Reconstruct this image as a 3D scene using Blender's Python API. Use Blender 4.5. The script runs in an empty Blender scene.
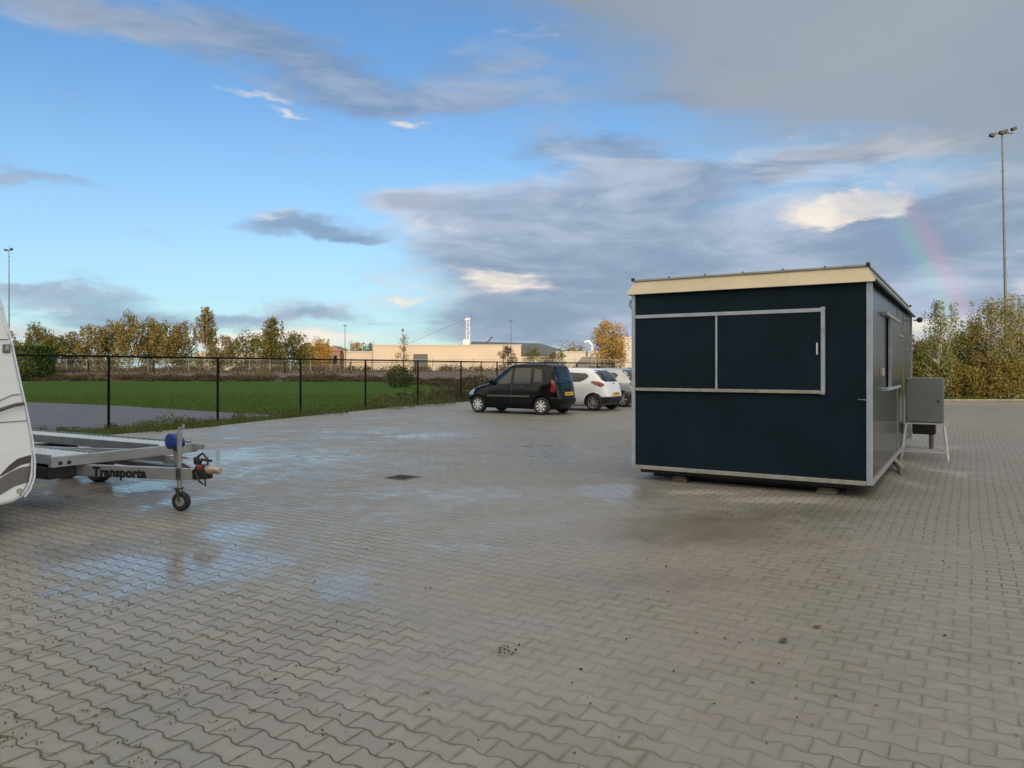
import bpy, bmesh, math, random
import numpy as np
from mathutils import Vector, Matrix
random.seed(7)
R = math.radians
SC = bpy.context.scene
COL = SC.collection
# ------------------------------------------------------------ camera
F = 740.0; HZ = 368.0; CH = 1.5
cam = bpy.data.cameras.new('camera'); co = bpy.data.objects.new('camera', cam); COL.objects.link(co)
co.location = (0, 0, CH); co.rotation_euler = (R(90), 0, 0)
cam.sensor_width = 36; cam.lens = 36*F/1024; cam.shift_y = -(384-HZ)/1024; cam.clip_end = 6000; cam.clip_start = .05
SC.camera = co
# ------------------------------------------------------------ light
SUN_EL = R(10); SUN_AZ = R(171)            # sun low, behind the camera and a little to its right
EXPO = 1.0
SKY_STR = 0.10
SUN_STR = 2.0
SC.view_settings.view_transform = 'Standard'; SC.view_settings.look = 'None'
SC.view_settings.exposure = EXPO; SC.view_settings.gamma = 1
sl = bpy.data.lights.new('sun', 'SUN'); sl.energy = SUN_STR; sl.angle = R(.5); sl.color = (1, .80, .58)
so = bpy.data.objects.new('sun', sl); COL.objects.link(so)
sv = Vector((math.sin(SUN_AZ)*math.cos(SUN_EL), math.cos(SUN_AZ)*math.cos(SUN_EL), math.sin(SUN_EL)))
so.rotation_euler = sv.to_track_quat('Z', 'Y').to_euler(); so.location = sv*50
SC.render.engine = 'CYCLES'

# ------------------------------------------------------------ node expressions
class E:
    nt = None
    def __init__(s, o): s.o = o
    @staticmethod
    def m(op, *a, clamp=False):
        n = E.nt.nodes.new('ShaderNodeMath'); n.operation = op; n.use_clamp = clamp
        for i, v in enumerate(a):
            if isinstance(v, E): E.nt.links.new(v.o, n.inputs[i])
            else: n.inputs[i].default_value = v
        return E(n.outputs[0])
    def __add__(s, b): return E.m('ADD', s, b)
    __radd__ = __add__
    def __sub__(s, b): return E.m('SUBTRACT', s, b)
    def __rsub__(s, b): return E.m('SUBTRACT', b, s)
    def __mul__(s, b): return E.m('MULTIPLY', s, b)
    __rmul__ = __mul__
    def __truediv__(s, b): return E.m('DIVIDE', s, b)
def smooth(x, a, b, lo=0., hi=1.):
    n = E.nt.nodes.new('ShaderNodeMapRange'); n.interpolation_type = 'SMOOTHSTEP'
    E.nt.links.new(x.o, n.inputs[0])
    n.inputs[1].default_value = a; n.inputs[2].default_value = b; n.inputs[3].default_value = lo; n.inputs[4].default_value = hi
    return E(n.outputs[0])
def mixc(f, a, b, mode='MIX'):
    n = E.nt.nodes.new('ShaderNodeMix'); n.data_type = 'RGBA'; n.blend_type = mode
    for sk, v in ((n.inputs[0], f), (n.inputs[6], a), (n.inputs[7], b)):
        if isinstance(v, E): E.nt.links.new(v.o, sk)
        elif hasattr(v, 'is_linked'): E.nt.links.new(v, sk)
        else: sk.default_value = v if isinstance(v, (int, float)) else (tuple(v)+(1,))[:4]
    return E(n.outputs[2])
def noise(vec, scale, detail=3, rough=.55, dist=0., out=0):
    n = E.nt.nodes.new('ShaderNodeTexNoise')
    if vec is not None: E.nt.links.new(vec.o, n.inputs['Vector'])
    n.inputs['Scale'].default_value = scale; n.inputs['Detail'].default_value = detail
    n.inputs['Roughness'].default_value = rough; n.inputs['Distortion'].default_value = dist
    return E(n.outputs[out])
def comb(x, y, z):
    n = E.nt.nodes.new('ShaderNodeCombineXYZ')
    for i, v in enumerate((x, y, z)):
        if isinstance(v, E): E.nt.links.new(v.o, n.inputs[i])
        else: n.inputs[i].default_value = v
    return E(n.outputs[0])
def sep(v):
    n = E.nt.nodes.new('ShaderNodeSeparateXYZ'); E.nt.links.new(v.o, n.inputs[0]); return [E(o) for o in n.outputs]
def coord(name='Object'):
    n = E.nt.nodes.new('ShaderNodeTexCoord'); return E(n.outputs[name])
def posn():
    n = E.nt.nodes.new('ShaderNodeNewGeometry'); return E(n.outputs['Position'])

# ------------------------------------------------------------ world: real sky plus the cloud cover
W = bpy.data.worlds.new('World'); SC.world = W; W.use_nodes = True
E.nt = W.node_tree; E.nt.nodes.clear()
sky = E.nt.nodes.new('ShaderNodeTexSky'); sky.sky_type = 'NISHITA'; sky.sun_disc = False
sky.sun_elevation = SUN_EL; sky.sun_rotation = SUN_AZ; sky.air_density = 1.0; sky.dust_density = .3; sky.ozone_density = 1.6
def ae(px, py):
    return (math.degrees(math.atan((px-512)/F)), math.degrees(math.atan2(HZ-py, math.hypot(F, px-512))))
g = coord('Generated'); gx, gy, gz = sep(g)
az = E.m('ARCTAN2', gx, gy)*57.2958; el = E.m('ARCSINE', gz)*57.2958
stretch = comb(gx, gy, gz*2.6)
n1 = noise(stretch, 2.6, 9, .58, .3); n2 = noise(comb(gx, gy, gz*4.2), 6.0, 8, .6, .4); n3 = noise(stretch, 1.3, 6, .55)
waz = az + (noise(stretch, 3.1, 6, .6) - .5)*16; wel = el + (noise(stretch, 4.3, 6, .6) - .5)*7
def blob(px, py, sx, sy, w=1.):
    a, e = ae(px, py); sa = math.degrees(sx/F); se = math.degrees(sy/F)
    p = (waz-a)/sa; q = (wel-e)/se
    return E.m('EXPONENT', (p*p+q*q)*-1.)*w
def total(L):
    t = None
    for b in L:
        k = blob(*b); t = k if t is None else t+k
    return t
grey = total([(820,290,270,85,1.4),(560,250,150,48,1.),(600,190,110,24,.6),(1060,290,140,90,1.2),(830,160,110,16,.45),(620,305,170,42,1.0),
              (430,205,60,18,.7),(640,180,60,14,.5),(480,330,130,24,.5),
              (800,380,900,12,.3)])
smud = total([(280,226,62,11,1.15),(348,240,50,7,.95),(380,92,110,24,1.0),(300,50,100,22,.75),(450,100,60,10,.8),(660,98,80,13,.9),(600,160,60,10,.7),(800,167,100,9,1.),(560,150,60,8,.7),(890,155,60,7,.7),(60,298,90,8,.8),(220,318,260,8,.75),(20,178,60,11,.85),(40,10,110,14,.8),(430,205,60,12,.8),(500,60,60,20,.5),(200,20,80,20,.55)])
warm = total([(930,30,290,90,1.5),(700,-40,260,40,.9),(1100,110,130,60,1.),(60,10,90,20,.45),(640,-250,700,150,1.),(250,60,60,24,.35)])
lite = total([(860,207,50,14,1.45),(840,219,40,10,.7),(497,281,54,17,1.35),(960,332,70,14,1.),(900,345,200,10,.6),(620,198,34,8,.6),(418,126,30,5,.7),(300,118,28,4,.6),(392,292,20,5,.8),
              (262,100,56,6,.7),(270,217,50,7,.7),(60,330,70,12,1.0),(235,342,110,12,.8),(330,345,60,12,.5),(30,158,50,6,.3),(1010,278,22,6,.5),
              (445,232,40,10,.45),(520,240,40,8,.4),(70,262,80,6,.35),(250,40,40,14,.4),(520,20,120,20,.25)])
col = sky.outputs[0]
K = 1/(SKY_STR*2**EXPO)                       # cloud radiances given as they should leave the sky
def C3(r, g_, b): return (r*K, g_*K, b*K)
base = mixc(1., col, (.54, .73, .95), 'MULTIPLY')
# thin veil low over the horizon
veil = smooth(el, 22., 0., 0., .55)
base = mixc(veil, base, C3(.50, .72, .86))
dg = smooth(grey + (n1-.5)*1.5 + (n2-.5)*.7, .28, .95)
gcol = mixc(smooth(n1+ (n2-.5)*.8, .32, .72), C3(.25, .325, .45), C3(.50, .58, .72))
base = mixc(dg*.93, base, gcol)
ds = smooth(smud + (n1-.5)*1.3 + (n2-.5)*1.5 + (noise(stretch, 13., 6, .62)-.5)*.7, .12, .95)
base = mixc(ds*.8, base, mixc(smooth(n2, .35, .65), C3(.20, .29, .45), C3(.40, .46, .58)))
dw = smooth(warm + (n1-.5)*1.2 + (n2-.5)*.3, .25, 1.15)
base = mixc(dw*.93, base, mixc(smooth(n3, .35, .7), C3(.285, .34, .405), C3(.37, .41, .46)))
n5 = noise(stretch, 17., 7, .62)
dl = smooth(lite + (n2-.5)*1.5 + (n5-.5)*1.1 + (n1-.5)*.4, .30, 1.15)
base = mixc(dl*.95, base, mixc(smooth(n2, .4, .62), C3(.62, .62, .66), C3(.98, .88, .76)))
# bright broken cloud added overhead and behind the viewpoint to light the yard
back_fill = E.m('MAXIMUM', smooth(gy, .05, -.25), smooth(el, 33., 52.))*smooth(n1*.6+n3*.4, .36, .52)*.95
base = mixc(back_fill, base, mixc(smooth(gy, .4, -.6), C3(1.30, 1.22, 1.06), C3(2.15, 1.85, 1.46)))
edge_ = dg*(1.-dg)*4.*smooth(n2, .42, .62)*smooth(el, 30., 20.)*smooth(gy, .1, .4)
base = mixc(edge_*.28, base, C3(.80, .79, .80))
# rainbow: rings round the antisolar point
dot = gx*(-sv.x)+gy*(-sv.y)+gz*(-sv.z)
th = E.m('ARCCOSINE', dot)*57.2958
def ring(c, w): q = (th-c)/w; return E.m('EXPONENT', q*q*-1.)
rm = smooth(az, 10., 24.)*smooth(el, 15., 7.)*smooth(el, 1., 4.)*.095*K
rb = E.nt.nodes.new('ShaderNodeCombineColor')
E.nt.links.new((ring(42.5, .6)*rm*1.25).o, rb.inputs[0]); E.nt.links.new((ring(41.6, .55)*rm*.75).o, rb.inputs[1]); E.nt.links.new((ring(40.9, .5)*rm*.6).o, rb.inputs[2])
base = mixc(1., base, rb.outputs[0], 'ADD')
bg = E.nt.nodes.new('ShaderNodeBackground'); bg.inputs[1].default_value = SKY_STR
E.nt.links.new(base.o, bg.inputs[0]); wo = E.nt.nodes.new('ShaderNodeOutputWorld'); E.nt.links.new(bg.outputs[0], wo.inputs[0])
W.cycles.sampling_method = 'MANUAL'; W.cycles.sample_map_resolution = 512

# ------------------------------------------------------------ materials
def newmat(name):
    m = bpy.data.materials.new(name); m.use_nodes = True; E.nt = m.node_tree
    return m, m.node_tree.nodes['Principled BSDF']
def lk(e, s): E.nt.links.new(e.o if isinstance(e, E) else e, s)
def bump(b, h, strength, dist):
    n = E.nt.nodes.new('ShaderNodeBump'); n.inputs['Strength'].default_value = strength; n.inputs['Distance'].default_value = dist
    lk(h, n.inputs['Height']); lk(n.outputs[0], b.inputs['Normal'])
def mat(name, c, rough=.5, metal=0., var=.12, vs=3., bmp=0., bs=60., rvar=.1, dirt=None, spec=.5, coat=0., glass=False):
    m, b = newmat(name)
    o = coord('Object')
    k = noise(o, vs, 5, .6)
    a = mixc(smooth(k, .3, .7), tuple(x*(1-var) for x in c), tuple(min(1, x*(1+var)) for x in c))
    if dirt:
        d = noise(o, dirt[1], 6, .65)
        a = mixc(smooth(d, .5, .75)*dirt[2], a, dirt[0])
    lk(a, b.inputs['Base Color'])
    lk(noise(o, vs*3, 4, .6)*(rvar*2)+(rough-rvar), b.inputs['Roughness'])
    b.inputs['Metallic'].default_value = metal; b.inputs['Specular IOR Level'].default_value = spec
    b.inputs['Coat Weight'].default_value = coat; b.inputs['Coat Roughness'].default_value = .05
    if bmp: bump(b, noise(o, bs, 4, .6), bmp, .01)
    return m
def leafmat(name, cols, rough=.55, trans=.25):
    m, b = newmat(name)
    gnode = E.nt.nodes.new('ShaderNodeNewGeometry')
    r = E.nt.nodes.new('ShaderNodeValToRGB'); lk(gnode.outputs['Random Per Island'], r.inputs[0])
    cr = r.color_ramp
    while len(cr.elements) < len(cols): cr.elements.new(.5)
    for i, c in enumerate(cols): cr.elements[i].position = i/(len(cols)-1); cr.elements[i].color = tuple(c)+(1,)
    big = noise(coord('Object'), .7, 3)
    cc = mixc(smooth(big, .35, .65), r.outputs[0], mixc(1., r.outputs[0], (1.25, 1.0, .75), 'MULTIPLY'))
    lk(cc, b.inputs['Base Color']); b.inputs['Roughness'].default_value = rough; b.inputs['Specular IOR Level'].default_value = .3
    t = E.nt.nodes.new('ShaderNodeBsdfTranslucent'); lk(cc, t.inputs[0])
    mx = E.nt.nodes.new('ShaderNodeMixShader'); mx.inputs[0].default_value = trans
    lk(b.outputs[0], mx.inputs[1]); lk(t.outputs[0], mx.inputs[2])
    lk(mx.outputs[0], E.nt.nodes['Material Output'].inputs[0])
    return m
M = {}
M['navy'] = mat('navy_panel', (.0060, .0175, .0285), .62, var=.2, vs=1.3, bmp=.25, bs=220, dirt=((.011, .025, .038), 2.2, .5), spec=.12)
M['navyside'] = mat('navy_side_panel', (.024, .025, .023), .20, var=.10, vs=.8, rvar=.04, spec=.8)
M['alu'] = mat('painted_aluminium', (.41, .47, .55), .4, .25, var=.1, vs=6, dirt=((.22, .22, .2), 9, .5))
M['alurail'] = mat('weathered_rail', (.33, .335, .31), .5, .1, var=.12, vs=7, dirt=((.16, .16, .12), 12, .7))
M['cream'] = mat('cream_fascia', (.58, .51, .35), .5, var=.07, vs=2.5, dirt=((.34, .30, .20), 5, .45))
M['blackpl'] = mat('black_plastic', (.012, .012, .013), .5, var=.2)
M['roof'] = mat('roof_felt', (.12, .12, .125), .8, var=.2, vs=8, bmp=.4)
M['wood'] = mat('old_timber', (.10, .075, .05), .85, var=.35, vs=14, bmp=.4, bs=40)
M['conc'] = mat('concrete_block', (.13, .125, .105), .85, var=.25, vs=10, bmp=.5, bs=60)
M['steelrust'] = mat('rusty_steel', (.07, .04, .03), .75, .2, var=.4, vs=12, bmp=.3)
M['cab'] = mat('grey_enamel', (.180, .212, .222), .42, var=.06, vs=4, dirt=((.09, .1, .09), 6, .3))
M['galv'] = mat('galvanised_steel', (.36, .385, .40), .46, .6, var=.12, vs=7, rvar=.10, dirt=((.20, .21, .21), 14, .35))
M['galvdeck'] = mat('galvanised_highlight', (.42, .47, .51), .34, .6, var=.15, vs=14, rvar=.1)
M['galvmid'] = mat('mid_grey_galvanised', (.16, .185, .205), .5, .6, var=.15, vs=9)
M['galvdk'] = mat('dark_galvanised', (.10, .115, .12), .5, .7, var=.25, vs=9)
M['whitepipe'] = mat('pale_tube', (.66, .71, .75), .4, .3, var=.1)
M['greypvc'] = mat('grey_pvc', (.24, .25, .25), .5)
M['rubber'] = mat('tyre_rubber', (.018, .018, .019), .75, var=.2, vs=20, bmp=.2)
M['rim'] = mat('silver_rim', (.50, .52, .54), .32, .55, var=.08)
M['cap'] = mat('silver_hubcap', (.62, .64, .66), .35, .2, var=.05)
M['black'] = mat('black_car_paint', (.003, .0035, .0055), .14, var=.1, spec=.28, rvar=.02)
M['white'] = mat('white_car_paint', (.78, .82, .88), .28, var=.03, coat=.5, rvar=.03, dirt=((.6, .62, .64), 3, .2))
M['silver'] = mat('silver_car_paint', (.42, .44, .46), .28, .5, var=.05, coat=.6, rvar=.03)
M['blue'] = mat('dark_blue_car_paint', (.012, .022, .05), .25, var=.1, coat=.8, rvar=.03)
M['glass'] = mat('tinted_glass', (.014, .021, .026), .06, var=.1, vs=2., rvar=.01, spec=.6)
M['red'] = mat('red_lens', (.22, .008, .012), .2, var=.15, vs=12, coat=.5, rvar=.03)
M['redlow'] = mat('dark_red_lens', (.16, .008, .015), .2, var=.15, vs=12, coat=.5, rvar=.03)
M['clear'] = mat('clear_lens', (.35, .37, .39), .15, .2, var=.1, rvar=.03, coat=.5)
M['plate'] = mat('yellow_plate', (.80, .52, .03), .45, var=.05)
M['trim'] = mat('grey_trim', (.07, .072, .075), .55)
M['caravan'] = mat('caravan_white', (.80, .86, .93), .3, var=.03, vs=2, bmp=.05, bs=90, dirt=((.62, .64, .66), 3, .35), coat=.25)
M['cgrey'] = mat('caravan_grey_stripe', (.135, .14, .145), .35, var=.08)
M['cdark'] = mat('caravan_dark_stripe', (.060, .058, .06), .35, var=.08)
M['seam'] = mat('dark_seam', (.05, .05, .055), .6)
M['bluepl'] = mat('blue_webbing', (.006, .035, .22), .45, var=.25, vs=20)
M['redpl'] = mat('red_plastic', (.30, .015, .012), .45)
M['brass'] = mat('worn_coupling', (.50, .40, .32), .42, .6, var=.3, vs=30)
M['fence'] = mat('black_powder_coat', (.006, .007, .007), .6, var=.2, spec=.12)
M['fgalv'] = mat('pale_fence_steel', (.15, .155, .14), .5, .3, var=.15)
M['mast'] = mat('mast_steel', (.10, .105, .11), .6, .3, var=.15)
M['hall'] = mat('cream_cladding', (.40, .335, .26), .6, var=.05, vs=.15)
M['hall2'] = mat('pale_cladding', (.37, .345, .30), .6, var=.05, vs=.15)
M['slate'] = mat('dark_roof_sheet', (.055, .065, .085), .6, var=.12, vs=.2)
M['brick'] = mat('red_brick', (.20, .12, .085), .8, var=.2, vs=2)
M['door'] = mat('dark_door', (.03, .04, .04), .5)
M['bigwall'] = mat('shade_hall_cladding', (.22, .23, .24), .6, var=.06, vs=.3)
M['white_'] = mat('white_paint', (.52, .51, .49), .4, var=.05)
M['kerb'] = mat('kerb_concrete', (.19, .185, .16), .8, var=.25, vs=3, bmp=.3)
M['bark'] = mat('birch_bark', (.30, .27, .23), .8, var=.45, vs=6, bmp=.5, bs=20)
M['barkdk'] = mat('dark_bark', (.075, .058, .045), .85, var=.4, vs=6, bmp=.5, bs=20)
M['ballast'] = mat('ballast', (.085, .068, .058), .9, var=.45, vs=2.5, bmp=.8, bs=9)
M['rail'] = mat('rail_steel', (.035, .024, .02), .6, .3, var=.3)
M['asphalt'] = mat('asphalt', (.088, .090, .094), .6, var=.16, vs=1.2, bmp=.5, bs=80)
M['l_birch'] = leafmat('birch_leaves', [(.12, .115, .04), (.165, .15, .05), (.085, .095, .032), (.21, .17, .06), (.07, .085, .03)])
M['l_green'] = leafmat('green_leaves', [(.05, .065, .014), (.09, .10, .022), (.13, .12, .026), (.06, .075, .016)])
M['l_gold'] = leafmat('golden_leaves', [(.26, .18, .045), (.34, .24, .055), (.20, .15, .04), (.38, .28, .07)])
M['l_right'] = leafmat('yellow_green_leaves', [(.09, .12, .035), (.17, .185, .05), (.25, .23, .06), (.07, .10, .028), (.33, .25, .06)])
M['l_young'] = leafmat('fresh_leaves', [(.075, .11, .035), (.14, .175, .055), (.20, .22, .065), (.06, .085, .03)])
M['l_rust'] = leafmat('rusty_leaves', [(.17, .12, .035), (.13, .12, .035), (.22, .17, .045), (.08, .09, .028)])
M['l_hedge'] = leafmat('hedge_leaves', [(.025, .06, .01), (.04, .085, .015), (.03, .05, .01)])
M['l_weed'] = leafmat('weed_leaves', [(.045, .090, .020), (.07, .12, .03), (.09, .12, .04), (.12, .12, .05), (.035, .075, .018)])
M['l_scrub'] = leafmat('dry_scrub', [(.075, .065, .038), (.105, .09, .052), (.055, .062, .030), (.085, .06, .036), (.048, .06, .026)])
M['l_grass'] = leafmat('grass_blades', [(.05, .12, .016), (.075, .155, .025), (.10, .165, .035), (.055, .105, .019)])
M['l_fallen'] = leafmat('fallen_leaves', [(.10, .06, .025), (.16, .10, .03), (.06, .04, .025), (.05, .06, .02)])

# grass field
m, b = newmat('grass_ground'); M['ground'] = m
p = posn()
n_a = noise(p, .12, 5, .6); n_b = noise(p, 2.2, 6, .65); n_c = noise(p, 30, 4, .7)
c = mixc(smooth(n_b, .3, .7), (.032, .078, .012), (.056, .114, .019))
c = mixc(smooth(n_a, .35, .65)*.6, c, (.058, .098, .022))
c = mixc(smooth(n_c, .45, .75)*.5, c, (.07, .105, .03))
px_, py_, pz_ = sep(p)
c = mixc(smooth(py_ + (n_b-.5)*10, 84., 90.), c, mixc(smooth(n_b, .3, .7), (.05, .045, .022), (.10, .08, .045)))
lk(c, b.inputs['Base Color']); b.inputs['Roughness'].default_value = .95; b.inputs['Specular IOR Level'].default_value = .04
bump(b, n_c, .8, .03)

# ------------------------------------------------------------ paving
ANG = math.atan2(-.526, .851)                         # cabin and paving share this grid
DX = Vector((math.cos(ANG), math.sin(ANG))); DY = Vector((-math.sin(ANG), math.cos(ANG)))
def gp(px, py, z=0.):                                 # point where the line of sight meets height z
    Y = F*(CH-z)/(py-HZ); return ((px-512)/F*Y, Y)
m, b = newmat('wet_block_paving'); M['paving'] = m
p = posn(); X, Y, Z = sep(p)
wob = (noise(p, .30, 2, .5)-.5)*.08+(noise(p, 3.5, 2, .5)-.5)*.02
u = (X*DX.x + Y*DX.y + wob)/.178
v = (X*DY.x + Y*DY.y + wob*.6)/.114
j = E.m('ROUND', v)
par = E.m('ABSOLUTE', E.m('MODULO', j, 2.))           # 0 / 1
sgn = 1. - par*2.
tri = E.m('ABSOLUTE', E.m('FRACT', u)-.5)*4.-1.       # -1..1, period one block
tz = E.m('MINIMUM', E.m('MAXIMUM', tri*2.2, -1.), 1.)
bnd = j + sgn*tz*.095
dd = v - bnd
dline = E.m('ABSOLUTE', dd)*.114
row = E.m('ADD', j, E.m('FLOOR', E.m('SIGN', dd)*.5))  # dd<0 -> j-1
row = E.m('ADD', row, E.m('COMPARE', E.m('SIGN', dd), 1., .5)*0.)
rpar = E.m('ABSOLUTE', E.m('MODULO', row, 2.))
uu = u + .5 + rpar*.5
fr = E.m('FRACT', uu)
dcross = (.5 - E.m('ABSOLUTE', fr-.5))*.178
dist = E.m('MINIMUM', dline, dcross)
cell = comb(E.m('FLOOR', uu), row, 0.)
wn = E.nt.nodes.new('ShaderNodeTexWhiteNoise'); wn.noise_dimensions = '2D'; lk(cell, wn.inputs['Vector'])
rnd = E(wn.outputs[0]); 
big = noise(p, .22, 5, .6); mid = noise(p, 1.1, 6, .62); fine = noise(p, 70, 4, .65); mid2 = noise(p, 4., 5, .65)
def patch(px, py, rx, ry, w=1., soft=1.):
    x0, y0 = gp(px, py); r = Y0s = y0
    sx = rx/F*y0; sy = ry*y0*y0/(F*CH)
    a = (X-x0+(mid-.5)*sx*1.6)/sx; c_ = (Y-y0+(mid2-.5)*sy*1.2)/sy
    return E.m('EXPONENT', (a*a+c_*c_)*-1.)*w
def tot(L):
    t = None
    for q in L:
        k = patch(*q); t = k if t is None else t+k
    return t
sand = tot([(640,545,230,38,.9),(560,600,160,60,.8),(820,600,220,90,.55),(510,500,130,26,.5),(700,690,260,80,.4)])
joint_open = smooth(noise(p, .9, 5, .65) - sand*.62 + smooth(X*-.05+.1, 0., 1.)*.0, .16, .50)      # joints filled with swept sand where it gathered
jw = .0042
jm = smooth(dist + (fine-.5)*.003, jw*1.5, jw*.35)
nmed = noise(p, 16, 4, .7)
cross = smooth(dcross-dline, 0., .002)                # 1 along the wavy joints
jmask = jm*(.12+.88*joint_open)*smooth(nmed + cross*.12, .34, .58, .25, 1.)
spots = smooth(dist + (fine-.5)*.01, .017, .003)*smooth(nmed, .60, .70)*joint_open
halo = smooth(dist, .026, .004)*smooth(noise(p, 5, 4, .6), .35, .65)
dark = tot([(700,535,130,14,.8),(800,512,100,8,.7),(690,520,90,8,.5),(640,580,130,16,.45),(130,482,60,8,.5),(60,470,60,14,.5)])
pale = tot([(700,492,60,4,1.),(790,500,80,4,1.1),(900,480,14,14,.8),(905,462,14,20,.8),(940,447,60,4,.6),(980,473,40,3,.5),(760,545,90,12,.3),(670,560,90,9,.35),(620,505,40,5,.4)])
rust = tot([(935,452,30,8,.8),(800,490,90,5,.5),(850,545,160,20,.35),(600,560,110,22,.35),(900,640,150,60,.25)])
nmedp = noise(p, 9, 5, .7)
c = mixc(rnd, (.182, .183, .166), (.250, .242, .224))
c = mixc(smooth(mid, .3, .7)*.55, c, (.175, .165, .146))
c = mixc(smooth(big, .35, .7)*.35, c, (.262, .252, .228))
c = mixc(smooth(fine, .35, .8)*.4, c, (.30, .288, .265))
grit = noise(p, 190, 3, .8); c = mixc(smooth(grit, .55, .75)*.35, c, (.10, .095, .085))
c = mixc(smooth(noise(p, 12, 5, .7), .45, .75)*.35, c, (.155, .145, .125))
strk = noise(comb(X*.5, Y*2., 0.), .8, 6, .65, .8); c = mixc(smooth(strk, .5, .72)*.38, c, (.15, .138, .115)); c = mixc(smooth(strk, .48, .25)*.25, c, (.28, .27, .245))
c = mixc(smooth(mid2+(rnd-.5)*.3, .56, .78)*.45, c, (.145, .13, .11))
c = mixc(smooth(sand+(mid2-.5)*.5, .2, 1.2)*.6, c, mixc(smooth(mid, .3, .7), (.20, .185, .155), (.245, .228, .198)))
c = mixc(smooth(dark+(mid2-.5)*.5, .1, 1.)*.75, c, (.085, .074, .058))
c = mixc(smooth(pale+(mid2-.5)*1.2+(nmedp-.5)*.8, .25, 1.1)*.85, c, (.38, .37, .345))
c = mixc(smooth(rust+(mid2-.5)*.4, .2, 1.)*.5, c, (.23, .16, .10))
moss = smooth(noise(p, .6, 4, .6) + tot([(60,740,140,60,.3),(20,640,70,40,.15),(500,730,200,40,.12)]), .42, .62)
jc = mixc(moss*.8, (.040, .034, .028), (.050, .055, .018))
c = mixc(halo*moss*.55, c, (.13, .13, .065)); c = mixc(halo*.25, c, (.11, .10, .08))
c = mixc(jmask*.92, c, jc); c = mixc(spots*.9, c, mixc(moss, (.018, .016, .013), (.03, .032, .012)))
lk(c, b.inputs['Base Color'])
wet = tot([(260,470,330,60,.34),(110,570,190,55,.26),(420,520,200,40,.22),(238,530,26,9,1.1),(480,545,30,6,.5),(190,570,90,22,.85),(90,560,70,26,.5),(345,588,42,20,.85),(200,500,60,9,.4),(255,470,120,18,.3),(330,440,160,16,.35),(230,425,90,5,.5),(620,490,50,9,.5),(615,492,34,7,1.3),(560,450,60,14,.5),
           (430,435,40,3,.6),(150,487,25,5,.9),(480,492,60,8,.5),(240,455,60,6,.6),(20,545,40,6,.5),(700,640,120,30,.2),(440,420,160,9,.35)])
wm = smooth(wet + (mid-.5)*1.3 + (mid2-.5)*1.2 + (rnd-.5)*.55, .20, 1.25)
damp = smooth(big*.6+mid*.4, .38, .6)
rg = .60 - damp*.17 - wm*.38 + (rnd-.5)*.08 + (fine-.5)*.1 + jmask*.2
lk(E.m('MAXIMUM', rg, .10), b.inputs['Roughness'])
b.inputs['Specular IOR Level'].default_value = .5
h = (1.-jm)*.5 + fine*.10*(1.-wm*.8) + rnd*.10 + (noise(p, 14, 3)-.5)*.15*(1.-wm*.6)
bump(b, h, .55, .010)

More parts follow.
